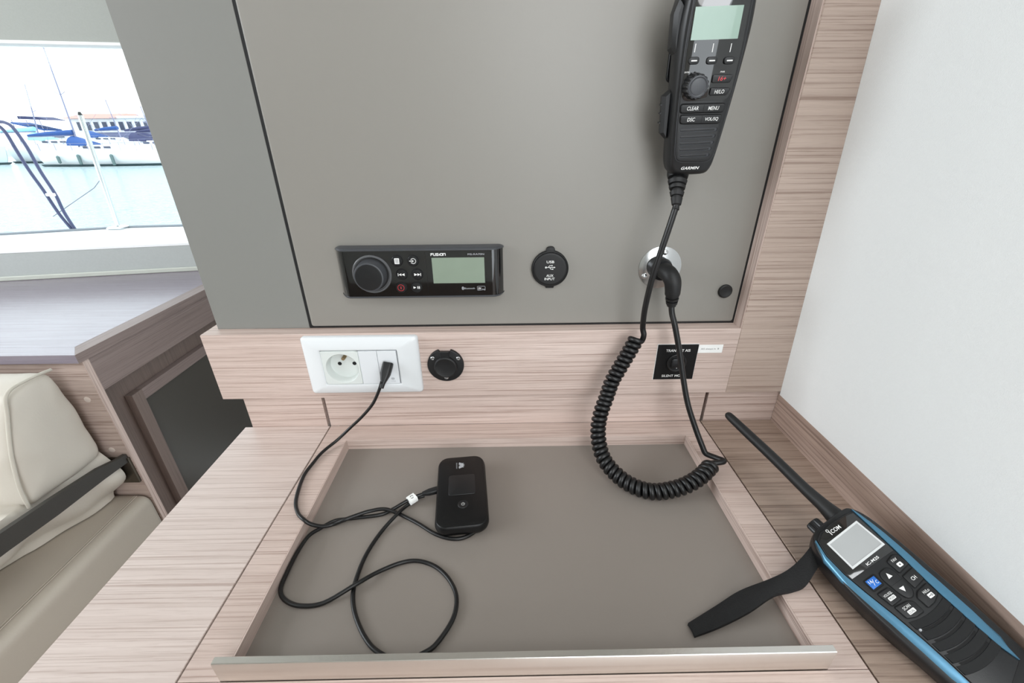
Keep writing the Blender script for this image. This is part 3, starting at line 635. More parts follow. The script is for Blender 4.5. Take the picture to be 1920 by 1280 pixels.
cb = thing('charging_cable', 'thin black charging cable looping from the white outlet to the router', 'cable', (-.13, -.2, -.014))
plugA = Vector((-.1478, -.0300, .1040)); plugB = Vector((-.1525, -.0475, .0905))
pts = [(-.1525, -.0480, .0905), (-.1575, -.0500, .0780), (-.1680, -.0490, .0590), (-.1850, -.0460, .0385), (-.2040, -.0450, .0200), (-.2200, -.0520, .0070), (-.2325, -.0700, .0032), (-.2368, -.0880, .0024), (-.2390, -.1110, .0023), (-.2322, -.1450, .0023), (-.2225, -.1630, .0023), (-.2125, -.1720, .0022), (-.2055, -.1735, -.0030), (-.1955, -.1705, -.0100), (-.1863, -.1662, -.0118),
       (-.1746, -.1640, -.0080), (-.1640, -.1588, -.0078), (-.1514, -.1533, -.0080), (-.1354, -.1512, -.0078), (-.1182, -.1556, -.0118), (-.0975, -.1673, -.0119), (-.0773, -.1808, -.0119), (-.0600, -.1868, -.0119), (-.0460, -.1850, -.0119), (-.0345, -.1760, -.0119), (-.0300, -.1660, -.0119)]
c1_ = MB().tube(cr(pts, 6), .00195, 10).build('cord', blk_cord, cb, smooth=60)
pts2 = [(-.0400, -.1840, -.0119), (-.0470, -.1300, -.0119)]
loop = [(-.0975, -.1290, -.0119), (-.1041, -.1318, -.0119), (-.1130, -.1413, -.0119), (-.1199, -.1553, -.0085), (-.1334, -.1762, -.0119), (-.1414, -.2027, -.0119), (-.1432, -.2266, -.0119), (-.1414, -.2430, -.0119), (-.1343, -.2599, -.0119), (-.1205, -.2786, -.0119), (-.1064, -.2902, -.0119), (-.0868, -.2967, -.0119), (-.0684, -.2909, -.0119), (-.0590, -.2826, -.0119),
        (-.0494, -.2646, -.0119), (-.0489, -.2464, -.0119), (-.0576, -.2301, -.0119), (-.0719, -.2173, -.0119), (-.0894, -.2110, -.0119), (-.1055, -.2127, -.0119), (-.1247, -.2225, -.0110), (-.1400, -.2362, -.0078), (-.1642, -.2500, -.0118), (-.1833, -.2524, -.0119), (-.1985, -.2477, -.0118), (-.2078, -.2384, -.0108), (-.2090, -.2220, -.0095), (-.2085, -.2010, -.0090),
        (-.2050, -.1835, -.0085), (-.1985, -.1725, -.0110), (-.1878, -.1625, -.0118), (-.1765, -.1600, -.0119), (-.1647, -.1585, -.0119), (-.1409, -.1550, -.0119), (-.1302, -.1489, -.0119), (-.1145, -.1395, -.0085), (-.1045, -.1345, -.0070), (-.0985, -.1325, -.0060)]
MB().tube(cr(loop, 6), .00195, 10).build('cord', blk_cord, cb, smooth=60)
dirp = (plugB - plugA).normalized()
def shell(p, q, secs_, m, name, up=(1, 0, 0)):
    d_ = (q - p); L2 = d_.length; d_.normalize(); u_ = Vector(up); u_ = (u_ - d_ * u_.dot(d_)).normalized(); v_ = d_.cross(u_); mm = MB()
    mm.loft([[p + d_ * (L2 * t) + u_ * (x_ / 1000) + v_ * (y_ / 1000) for x_, y_ in rrect(-w_ / 2, w_ / 2, -h_ / 2, h_ / 2, min(w_, h_) * .32, 4)] for t, w_, h_ in secs_])
    return mm.build(name, m, cb, smooth=45)
MB(WB).box(-152.6, -142.8, 101.8, 106.4, 10.8, 13).build('plug_tip', steel, cb)
shell(Vector((-.1470, -.0300, .1060)), Vector((-.1515, -.0475, .0880)), ((0, 12, 8.5), (.15, 12.4, 9.6), (.55, 12, 9.4), (.8, 8.6, 7.6), (1, 5.4, 5.2), (1.25, 4.2, 4.2)), blk_key, 'plug')
shell(Vector((-.0800, -.1268, -.0048)), Vector((-.0985, -.1322, -.0060)), ((0, 7.4, 5.4), (.12, 8.2, 6.0), (.6, 7.6, 5.6), (.85, 5.4, 4.8), (1, 4.2, 4.0)), blk_key, 'plug', up=(0, 1, 0))
fx = Vector((-.1100, -.1345, -.006)); fl_ = shell(Vector((-.1060, -.1345, -.0078)), Vector((-.1125, -.1405, -.0082)), ((0, 10.4, 6.6), (1, 10.4, 6.6)), card, 'cable_marker', up=(-.4, .9, 0))

# ================================================================ HANDHELD RADIO LYING ON THE RIGHT LEAF
IO = (.28908, -.24399, .0430)
I = frame_xf(IO, (.8806, .30518, .3625), (-.38545, .9063, .17334), (-.27564, -.29237, .91572))
def IC(p):                              # same frame, kept on or above the table top and off the skirting
    q = I(p); q.z = max(q.z, .0006); q.x = min(q.x, .3595); return q
hr = thing('handheld_radio', 'black handheld marine radio with blue side stripes and long antenna', 'radio', (.289, -.244, .0))
ib = smooth_closed([(-16, 22.6), (-1, 24.4), (18, 24.8), (25.5, 22), (30.5, 10), (31.8, -15), (31.4, -50), (30.2, -80), (27.5, -104), (18, -111), (-18, -111), (-27, -104), (-30, -82), (-32.2, -52), (-33.0, -22), (-30.0, 4), (-24, 17)], 4)
m_ = MB(IC); m_.loft([[(x_ * k + dx, y_ * ky, c_) for x_, y_ in ib] for c_, k, dx, ky in ((-33, .78, 0, .90), (-30, .86, 0, .95), (-24, .93, 0, .98), (-15, .975, 0, .995), (-8, 1.0, 0, 1), (-4, .99, 0, .998), (-1.6, .965, 0, .99), (-.6, .93, 0, .975))])
m_.build('body', blk, hr, smooth=60)
# back clip that props the head end up
MB(IC).prism(rrect(-9, 9, -40, 16, 3, 3), -46, -32).build('belt_clip', blk, hr)
def band(inner, outer, cz0=-.9, cz1=.6, edge=-1.6):
    mm = MB(I); n_ = len(inner)
    mm.loft([[(i_[0], i_[1], cz0 - 2), (i_[0], i_[1], cz1), ((i_[0] + o_[0]) / 2, (i_[1] + o_[1]) / 2, cz1 - .1), (o_[0], o_[1], edge), (o_[0], o_[1], edge - 2)] for i_, o_ in zip(inner, outer)]); return mm
Rin = [(23.4, 20.7), (22.6, 5), (21.0, -16.6), (18.9, -35), (17.7, -50.9), (17.0, -70.3), (16.9, -88.1), (18.8, -97.3)]
Rout = [(24.2, 21.1), (27.8, 8), (28.8, -15.7), (28.0, -34.4), (27.8, -52), (27.3, -66), (25.6, -84), (19.6, -97.8)]
Lin = [(-21.6, 16.9), (-25.6, 4), (-26.2, -12), (-24.6, -27), (-21.6, -46.7), (-19.6, -65.6), (-18.9, -80), (-18.7, -98)]
Lout = [(-23.1, 16.3), (-29.9, 2), (-31.6, -14), (-31.2, -28.2), (-29.4, -51.6), (-28.1, -70.7), (-27.2, -88.6), (-24.5, -100)]
band(Rin, Rout).build('side_stripe', blue_m, hr, smooth=50); band(Lin, Lout).build('side_stripe', blue_m, hr, smooth=50)
fpl = [(-20.8, 16.4), (-14, 19.6), (0, 20.8), (14, 20.8), (22.4, 19.4), (21.8, 5), (20.2, -16.6), (18.2, -35), (17.0, -50.9), (16.3, -70.3), (16.2, -88.1), (18.0, -98), (0, -104), (-17.6, -99), (-18.0, -80), (-18.8, -65.6), (-20.8, -46.7), (-23.8, -27), (-25.4, -12), (-24.8, 4)]
MB(I).prism(fpl, -2.5, .5, .6, 3).build('front_panel', blk, hr, smooth=40)
gp = [(-20.0, 14.8), (-13, 18.2), (0, 19.4), (14, 19.4), (21.4, 18.0), (20.8, 5), (19.4, -16.8), (-24.2, -16.8), (-24.6, -8), (-24.0, 4)]
dg_ = MB(I).prism(gp, .2, 1.0, .3, 2).build('display_glass', blk_gloss, hr)
fr_ = MB(I); q0 = [(-17.3, 10.5), (-17.8, -12.2), (18.3, -10.9), (17.6, 12.3)]; q1 = inset(q0, 1.5)
fr_.loft([[(x_, y_, .9) for x_, y_ in q0], [(x_, y_, 1.4) for x_, y_ in q0], [(x_, y_, 1.4) for x_, y_ in q1], [(x_, y_, .9) for x_, y_ in q1]], cap0=False, cap1=False)
fr_.build('screen_frame', silver, hr, smooth=None)
MB(I).prism(q1, .9, 1.12).build('screen', lcd_grey, hr)
flat(stroke(arc(-8.2, 17.6, 1.0, 0, 360, 14), .5), 1.05, print_w, dg_, I, 'maker_name'); flat(stroke([(-7.5, 13.6), (-7.6, 16.6)], .65), 1.05, print_w, dg_, I, 'maker_name')
text('COM', -6.3, 14.0, 9.6, 3.0, 1.05, print_w, dg_, I, 'maker_name', bold=.01)
text('IC-M25', -6.4, -15.6, 12.4, 1.9, 1.05, print_w, dg_, I, 'model_name', bold=.015)
def ikey(P, m=blk_key, c=1.6, r=1.2):
    MB(I).prism(inset(chamfer_poly(P, r, 3), -.6), .3, .62).build('key_gap', dark_slot, hr)
    return MB(I).prism(chamfer_poly(P, r, 3), .3, c, .5).build('key', m, hr)
k_ = ikey([(7.6, -29.6), (19.0, -28.3), (18.7, -20.2), (15, -18.4), (7.6, -20.0)]); text('FAV', 10.6, -22.6, 4.6, 1.9, 1.64, print_w, k_, I)
flat([rrect(11.2, 15.4, -27.2, -24.2, .6, 2)], 1.64, print_w, k_, I, 'symbol'); flat([rrect(12.8, 13.8, -26.2, -25.2, .2, 2)], 1.72, blk_key, k_, I, 'symbol')
k_ = ikey([(6.6, -41.4), (17.6, -40.0), (18.6, -31.2), (7.2, -32.0)]); text('CH', 10.2, -37.6, 4.2, 2.4, 1.64, print_w, k_, I, bold=.01)
k_ = ikey([(2.0, -53.6), (9, -53.2), (16.4, -50.4), (16.6, -42.6), (5.8, -43.4), (2.0, -46.0)]); text('Hi/Lo', 8.0, -46.9, 5.4, 1.9, 1.64, print_w, k_, I)
flat([rrect(8.6, 13.2, -50.6, -47.8, .5, 2)], 1.64, print_w, k_, I, 'symbol'); flat(stroke(arc(11.9, -49.2, .6, 0, 360, 10), .3) + stroke([(9.2, -49.2), (11.3, -49.2)], .3), 1.72, blk_key, k_, I, 'symbol')
k_ = ikey([(-6.6, -27), (-4.6, -22.8), (3.0, -22.4), (5.7, -25), (4.8, -41), (1.0, -44.4), (-3.4, -43.8), (-5.6, -40)], r=2.5)
flat([[(-2.6, -29.0), (1.4, -28.7), (-.6, -25.2)]], 1.64, print_w, k_, I, 'symbol'); flat([[(-2.9, -36.4), (-.8, -39.9), (1.4, -36.6)]], 1.64, print_w, k_, I, 'symbol')
MB(I).box(-5.8, 5.0, -33.2, -32.9, 1.4, 1.68).build('key_joint', dark_slot, k_)
k_ = ikey([(-19.0, -29.8), (-8.4, -29.6), (-8.0, -21.6), (-19.0, -21.6)], dark_slot, 1.3)
k2_ = MB(I).prism([(-18.2, -28.8), (-9.6, -28.7), (-9.6, -22.4), (-18.2, -22.3)], 1.2, 1.7, .3, 2).build('blue_cap', blue_key, k_, label='bright blue key cap')
text('16', -17.0, -25.4, 3.0, 2.3, 1.74, print_w, k2_, I); flat(stroke([(-14.8, -27.4), (-12.8, -23.6)], .3), 1.74, print_w, k2_, I, 'marking'); text('C', -12.4, -27.4, 2.0, 2.3, 1.74, print_w, k2_, I)
k_ = ikey([(-17.4, -42.0), (-7.6, -41.8), (-8.2, -32.4), (-18.6, -32.0)]); text('VOL/SQL', -16.8, -36.6, 7.6, 1.9, 1.64, print_w, k_, I)
flat([rrect(-15.6, -9.6, -39.6, -37.2, .5, 2)], 1.64, print_w, k_, I, 'symbol'); text('MONI', -14.9, -39.2, 4.6, 1.6, 1.72, blk_key, k_, I)
k_ = ikey([(-16.4, -51.6), (-9.8, -53.8), (-2.6, -53.8), (-2.4, -46.6), (-5.6, -44.4), (-16.8, -43.2)]); text('SCAN', -13.2, -47.8, 6.4, 2.0, 1.64, print_w, k_, I)
flat([rrect(-12.6, -6.4, -51.4, -48.8, .5, 2)], 1.64, print_w, k_, I, 'symbol'); text('DUAL', -11.9, -51.0, 4.8, 1.7, 1.72, blk_key, k_, I)
for i_, yy in enumerate((-58.2, -65.4, -73.0, -80.6, -87.8)):     # bowed louvres over the speaker
    xl = -17.4 + .1 * i_; xr = 16.4
    cv = lambda x_, off: yy + off + 2.4 * ((x_ + .5) / 17) ** 2
    xs_ = [xl + (xr - xl) * t / 10 for t in range(11)]
    mm = MB(I); mm.loft([[(x_, cv(x_, 2.2), .3), (x_, cv(x_, 2.0), .9), (x_, cv(x_, -3.0), 1.9), (x_, cv(x_, -3.4), .3)] for x_ in xs_]); lv = mm.build('speaker_louvre', blk_key, hr, smooth=30)
    if i_:
        mm = MB(I); mm.loft([[(x_, cv(x_, 3.6), .48), (x_, cv(x_, 3.6), .62), (x_, cv(x_, 2.2), .62), (x_, cv(x_, 2.2), .48)] for x_ in xs_[1:-1]]); mm.build('speaker_slot', dark_slot, hr, smooth=None)
MB(I).lathe((-15.8, -60.2), [(.9, 1.0), (.7, 2.3)], 12).build('indicator_light', print_g, hr)
an = cr([I(p) for p in ((14.4, 20, -13), (14.6, 27, -13), (14.4, 38, -12), (14.2, 57, -11), (15.4, 80, -10), (16.6, 100, -10), (17.8, 128, -10), (18.8, 150, -10), (19.1, 156, -10), (19.2, 158.6, -10))], 6)
def ar(i):
    t = i / (len(an) - 1) * 9
    return [.0088, .0080, .0062, .0053, .0051, .0050, .0048, .0045, .0040, .0018][min(9, int(t))] * (1 - t % 1) + [.0088, .0080, .0062, .0053, .0051, .0050, .0048, .0045, .0040, .0018][min(9, int(t) + 1)] * (t % 1)
MB().tube(an, .005, 18, radii=[ar(i) for i in range(len(an))]).build('antenna', blk_matte, hr, smooth=60)
kt = [I((-6.4, 20, -11)), I((-6.4, 31.2, -11))]; d_ = (kt[1] - kt[0]).normalized(); u_ = Vector((0, 0, 1)); u_ = (u_ - d_ * u_.dot(d_)).normalized(); v_ = d_.cross(u_); mm = MB()
def kr(t, r): return [kt[0].lerp(kt[1], t) + (u_ * math.cos(a) + v_ * math.sin(a)) * (r + .00035 * math.cos(18 * a)) for a in [2 * math.pi * i / 72 for i in range(72)]]
mm.loft([kr(0, .0062), kr(.3, .0062), kr(.9, .0060), kr(1, .0052)]).build('top_knob', blk, hr, smooth=30)
# folded wrist strap
U_ = cr([(.2690, -.2290, .0300), (.2676, -.2301, .0260), (.2568, -.2360, .0150), (.2410, -.2438, .0100), (.2235, -.2487, .0056), (.1983, -.2522, -.0040), (.1736, -.2622, -.0085), (.1456, -.2748, -.0100)], 5)
V_ = cr([(.2700, -.2430, .0190), (.2668, -.2441, .0140), (.2526, -.2540, .0050), (.2395, -.2576, .0030), (.2209, -.2617, .0032), (.1978, -.2698, -.0050), (.1713, -.2778, -.0100), (.1478, -.2842, -.0112)], 5)
web = mat('black_webbing', srgb(9, 9, 10), .8, noise=900, var=.35, bump=(900, .6, .0006))
for dz_, nm_ in ((.0012, 'wrist_strap'), (-.0006, 'wrist_strap')):
    mm = MB(); secs_ = []
    for a, b in zip(U_, V_):
        t_ = Vector((0, 0, 1)); h_ = .0007; row = []
        for k in range(7):
            p = a.lerp(b, k / 6) + t_ * (dz_ + .0011 * math.sin(math.pi * k / 6)); row.append(p + t_ * h_)
        row += [q - t_ * (2 * h_) for q in reversed(row)]; secs_.append(row)
    mm.loft(secs_).build(nm_, web, hr, smooth=50)

# ================================================================ LEFT: COUNTER, CUPBOARD, SOFA
co_ = thing('countertop', 'pale bluish-lit wood countertop under the window', 'countertop', (-1.2, .4, -.0125))
T0, T1 = -.0125, .0045
def slab(P, z0, z1, name, m, par, label=None): return MB().loft([[(x_, y_, z0) for x_, y_ in P], [(x_, y_, z1) for x_, y_ in P]]).build(name, m, par, smooth=None, label=label)
slab([(-1.72, .2350), (-.8145, .2350), (-.8145, .7550), (-.914, .7375), (-1.72, .5990)], T0, T1, 'top_panel', w_count, co_)
slab([(-1.72, .2025), (-.7830, .2000), (-.8143, .2347), (-1.72, .2347)], T0, T1, 'edge_board', w_count, co_)
slab([(-.7830, .2000), (-.7790, .7610), (-.8142, .7550), (-.8142, .2348)], T0, T1, 'edge_board', w_count_y, co_)
cbd = thing('side_cupboard', 'wood cupboard under the countertop with a dark framed door', 'cupboard', (-1.2, .3, -.75))
MB().box(-1.72, -.7882, .2098, .2228, -.75, T0).build('end_panel', w_end, cbd)
MB().box(-.7881, -.7868, .2096, .2229, -.75, T0).build('edge_strip', w_lidz, cbd)
MB().box(-.8010, -.7872, .2229, .76, -.0838, T0).build('apron', w_count_y, cbd)
MB().box(-.86, -.8300, .2229, .76, -.75, T0).build('recess_board', w_in, cbd)
for zz_, xx_ in ((-.097, -.8139), (-.220, -.8186)):
    MB(wall_xf(.2098)).lathe((xx_ * 1000, zz_ * 1000), [(6.2, 0), (6.0, .7), (5.2, 1.0)], 24).build('screw_cap', mat('pale_cap', srgb(214, 200, 190), .5) if 'pale_cap' not in MATS else MATS['pale_cap'], cbd)
dr = MB().box(-.8295, -.8220, .2960, .76, -.75, -.1500).build('door', dark_panel, cbd)
MB().box(-.8290, -.8130, .2930, .3200, -.75, -.1430, .0006).build('door_frame_rail', w_in, dr)
MB().box(-.8290, -.8130, .3202, .76, -.1690, -.1430, .0006).build('door_frame_rail', w_count_y, dr)
MB().box(-.8020, -.7990, .2230, .76, -.0860, -.0840).build('apron_shadow_gap', w_in, cbd)

sf = thing('sofa', 'pale cream leather sofa end with piped backrest and dark retaining strap', 'sofa', (-1.2, .0, -.75))
def bsec_(x, k, bow=0):     # backrest section in the Y-Z plane at x
    P = [(.1790, -.0160), (.1930, -.1000), (.1960, -.1960), (.1880, -.2180), (.1150, -.2180), (.0520, -.2130), (.0620, -.1200), (.1050, -.0240), (.1400, -.0150)]
    cy = sum(p[0] for p in P) / len(P); cz = sum(p[1] for p in P) / len(P)
    Q = chamfer_poly([(cy + (p[0] - cy) * k, cz + (p[1] - cz) * k) for p in P], .012, 3)
    return [(x, y_, z_) for y_, z_ in Q]
bk = MB(); bk.loft([bsec_(x_, k_) for x_, k_ in ((-1.65, 1.02), (-1.3, 1.03), (-1.0, 1.025), (-.86, 1.01), (-.832, 1.0), (-.824, .97), (-.819, .90), (-.816, .72), (-.814, .45))])
bko = bk.build('backrest', leather, sf, smooth=60)
me = bko.data
tx = bpy.data.textures.new('folds', 'CLOUDS'); tx.noise_scale = .09
sm = bko.modifiers.new('s', 'SUBSURF'); sm.levels = 2; sm.render_levels = 2; dm = bko.modifiers.new('d', 'DISPLACE'); dm.texture = tx; dm.strength = .008; dm.mid_level = .5
pp = cr([(-.8185, .1830, -.0150), (-.8185, .1450, -.0120), (-.8185, .1080, -.0170), (-.8185, .0920, -.0500), (-.8185, .0680, -.1100), (-.8185, .0530, -.1650), (-.8185, .0480, -.2080)], 6)
MB().tube(pp, .0028, 8).build('piping', stitch, bko, smooth=60)
# slack leather gathered under the strap
lc = MB(); random.seed(4); secs_ = []
NY, NZ = 46, 16
for i in range(NY + 1):
    y_ = -.30 + .495 * i / NY; row = []
    for k in range(NZ + 1):
        t = k / NZ; z_ = -.205 - .130 * t; x_ = -.838 - .068 * t * min(1, max(0, (.185 - y_) / .13)) + .034 * math.sin(math.pi * min(1, t * 1.15)) + .007 * math.sin(30 * y_ + 5 * t) * t + .004 * math.sin(70 * y_ - 9 * t)
        row.append((x_, y_, z_))
    row.append((-1.02, y_, -.335)); row.append((-1.02, y_, -.205)); secs_.append(row)
lc.loft(secs_).build('loose_cover', leather, sf, smooth=60)
st_ = MB()
def stp(y_, zt, zb, xo=0): return [(-.8000 + xo, y_, zt), (-.7925 + xo, y_, zt - .001), (-.7925 + xo, y_, zb + .001), (-.8000 + xo, y_, zb)]
st_.loft([stp(.2080, -.2300, -.2500), stp(.1900, -.2270, -.2480), stp(.1500, -.2150, -.2440), stp(.0600, -.2020, -.2380), stp(-.0200, -.1930, -.2290), stp(-.3000, -.1680, -.2060)]).build('strap', strap_dark, sf, smooth=30, label='charcoal leather strap across the backrest')
MB().box(-.8330, -.7900, .2040, .2093, -.3050, -.2380, .001).build('strap_bracket', mat('dark_metal', srgb(96, 88, 78), .35, metal=.8), sf)
se = MB()
def ss(y_, k): return [(x_, y_, z_) for x_, z_ in chamfer_poly([(-1.6, -.70), (-.7850 - k, -.70), (-.7835 - k, -.3400 - k), (-.90, -.3370 - k), (-1.6, -.3370 - k)], .020, 5)]
se.loft([ss(-.9, 0), ss(.195, 0), ss(.203, .002), ss(.2065, .008)]); seo = se.build('seat', leather_seat, sf, smooth=50)
for xo in (-.8050, -.8100): MB().tube([(xo, -.85, -.3371), (xo, -.3, -.3371), (xo, .198, -.3371)], .0008, 6).build('seam', leather_seat, seo)

# ================================================================ WINDOW WALL
a0 = Vector((-1.4011, .6547, 0)); dd = Vector((.98572, .16837, 0)); nn_ = Vector((.16837, -.98572, 0))     # nn_ points into the cabin
def ww(p): return a0 + dd * p[0] + nn_ * p[1] + Vector((0, 0, p[2]))
def wbox(name, m, s0, s1, o0, o1, z0, z1, bev=0, parent=None, kind='structure'): return MB(ww).box(s0, s1, o0, o1, z0, z1, bev).build(name, m, parent, kind=kind)
sil = wbox('wall_front', sill_m, -1.0, 1.9, -.05, 0, -.8, .0790)
wbox('trim_7', sill_trim, -1.0, 1.9, .0005, .0060, .0046, .0172, .002)
wbox('trim_8', headliner, -1.0, 1.9, -.05, .0, .5600, 1.16)
wn = wbox('window_1', white_frame, -1.0, 1.9, -.045, .0015, .0792, .0868, .001)
wbox('frame_head', white_frame, -1.0, 1.9, -.045, .003, .5530, .5598, .001, wn, None)
wbox('pane', glass_m, -1.0, 1.9, -.032, -.028, .0866, .5532, 0, wn, None)
MB().box(-2.65, -2.6, -3.0, .45, -.8, 1.2).build('wall_left', ceil_m, kind='structure')

# ================================================================ OUTSIDE: OWN DECK
deckm = mat('white_gelcoat', srgb(236, 238, 240), .35)
dk = MB()
edge = [(-6.0, 1.05), (-2.963, 2.044), (-2.373, 2.235), (-2.030, 2.268), (1.5, 2.40)]
inner = [(e[0], .7379 + (e[0] + .914) * .1708 + .065) for e in edge]
dk.loft([[(e[0], e[1], -.1455), (e[0], e[1] + .02, -.25), (e[0], e[1] - .1, -2.3), (i_[0], i_[1], -2.3), (i_[0], i_[1], -.1455)] for e, i_ in zip(edge, inner)])
dko = tag(dk.build('side_deck', deckm), 'white side deck of the boat outside the window', 'deck')
tr = MB().tube([(e[0], e[1], -.1400) for e in edge], .008, 8)
tr.build('toe_rail', mat('dark_rail', srgb(120, 124, 130), .4, metal=.4), dko)
sn = thing('stanchion', 'upright steel guardrail stanchion on the side deck outside', 'stanchion', (-2.4016, 2.20, -.145))
MB().tube([(-2.4016, 2.20, -.145), (-2.38, 2.20, .16), (-2.357, 2.20, .475)], .0125, 16).build('tube', steel, sn)
MB().tube([(-2.3565, 2.20, .474), (-2.3560, 2.20, .492)], .008, 12, radii=[.011, .006]).build('end_cap', blk, sn)
MB().box(-2.445, -2.360, 2.165, 2.235, -.1455, -.128, .006).build('foot', steel, sn)
wl = MB().tube([(-2.7665, 2.2, -.0664), (-2.4471, 2.2, .095), (-2.38, 2.2, .15)], .0022, 6); wl.build('guard_line', mat('grey_rope', srgb(120, 122, 136), .6), sn)
pm = mat('navy_tube', srgb(58, 62, 96), .4)
tp = thing('bent_poles', 'pair of dark navy parallel poles bent over at the top beyond the window', 'poles', (-2.65, 2.17, -.145))
for P in ([(-2.6387, 2.17, -.144), (-2.6586, 2.17, -.034), (-2.6619, 2.17, .0676), (-2.6862, 2.17, .1919), (-2.6994, 2.17, .3191), (-2.7255, 2.17, .4143), (-2.7540, 2.17, .4400), (-2.7896, 2.17, .4460), (-2.8330, 2.17, .4441)],
          [(-2.6550, 2.17, -.144), (-2.6915, 2.17, -.0492), (-2.7207, 2.17, .0892), (-2.7475, 2.17, .1925), (-2.7664, 2.17, .3058), (-2.7777, 2.17, .3879), (-2.8000, 2.17, .4250), (-2.8330, 2.17, .4300)]):
    MB().tube(cr(P, 6), .0085, 10).build('pole', pm, tp, smooth=60)
MB().box(-2.705, -2.655, 2.155, 2.185, .055, .072, .003).build('cross_clamp', white_frame, tp)

# ================================================================ OUTSIDE: HARBOUR
wm = bpy.data.materials.new('harbour_water'); wm.use_nodes = True; nt = wm.node_tree; pb = nt.nodes['Principled BSDF']
pb.inputs['Base Color'].default_value = srgb(192, 211, 216); pb.inputs['Roughness'].default_value = .12
g_ = nt.nodes.new('ShaderNodeNewGeometry'); mp = nt.nodes.new('ShaderNodeMapping'); mp.inputs['Scale'].default_value = (1.0, 2.6, 1)
n1 = nt.nodes.new('ShaderNodeTexNoise'); n1.inputs['Scale'].default_value = 2.2; n1.inputs['Detail'].default_value = 4
bp = nt.nodes.new('ShaderNodeBump'); bp.inputs['Strength'].default_value = 1; bp.inputs['Distance'].default_value = .6
nt.links.new(g_.outputs['Position'], mp.inputs['Vector']); nt.links.new(mp.outputs[0], n1.inputs['Vector']); nt.links.new(n1.outputs[0], bp.inputs['Height']); nt.links.new(bp.outputs[0], pb.inputs['Normal'])
MB().loft([[(-300, 1, -2.06), (200, 1, -2.06), (200, 300, -2.06), (-300, 300, -2.06)], [(-300, 1, -2.05), (200, 1, -2.05), (200, 300, -2.05), (-300, 300, -2.05)]]).build('harbour_water', wm, kind='structure')
hull_w = mat('boat_white', srgb(240, 242, 244), .3, noise=2, var=.02); hull_b = mat('boat_pale_blue', srgb(206, 222, 228), .3, noise=2)
boot = mat('waterline_stripe', srgb(64, 84, 88), .5); cv_b = mat('blue_canvas', srgb(40, 78, 140), .8, noise=3, var=.15); cv_n = mat('navy_canvas', srgb(52, 56, 92), .8, noise=3, var=.15)
cv_c = mat('pale_cyan_canvas', srgb(150, 205, 220), .8, noise=3); spar = mat('mast_alloy', srgb(128, 130, 156), .4); fen = mat('fender_grey', srgb(96, 116, 116), .6); winm = mat('dark_window', srgb(60, 66, 86), .2)
def hull(mb, x0, x1, y, zb, zt, beam, s=1):      # bow at x1
    L = x1 - x0; rings = []
    for t, w_, sheer, rk in ((0, .72, .02, 0), (.08, .86, .01, 0), (.3, 1, 0, 0), (.6, .92, .02, 0), (.8, .62, .07, .2), (.93, .28, .12, .5), (1, .02, .16, 1)):
        x_ = x0 + L * t; b_ = beam / 2 * w_; h_ = (zt - zb) * (1 + sheer)
        rings.append([(x_ - rk * L * .03, y - b_ * .6, zb), (x_, y - b_ * .93, zb + h_ * .45), (x_ + rk * L * .02, y - b_, zb + h_), (x_ + rk * L * .02, y + b_, zb + h_), (x_, y + b_ * .93, zb + h_ * .45), (x_ - rk * L * .03, y + b_ * .6, zb)])
    return mb.loft(rings)
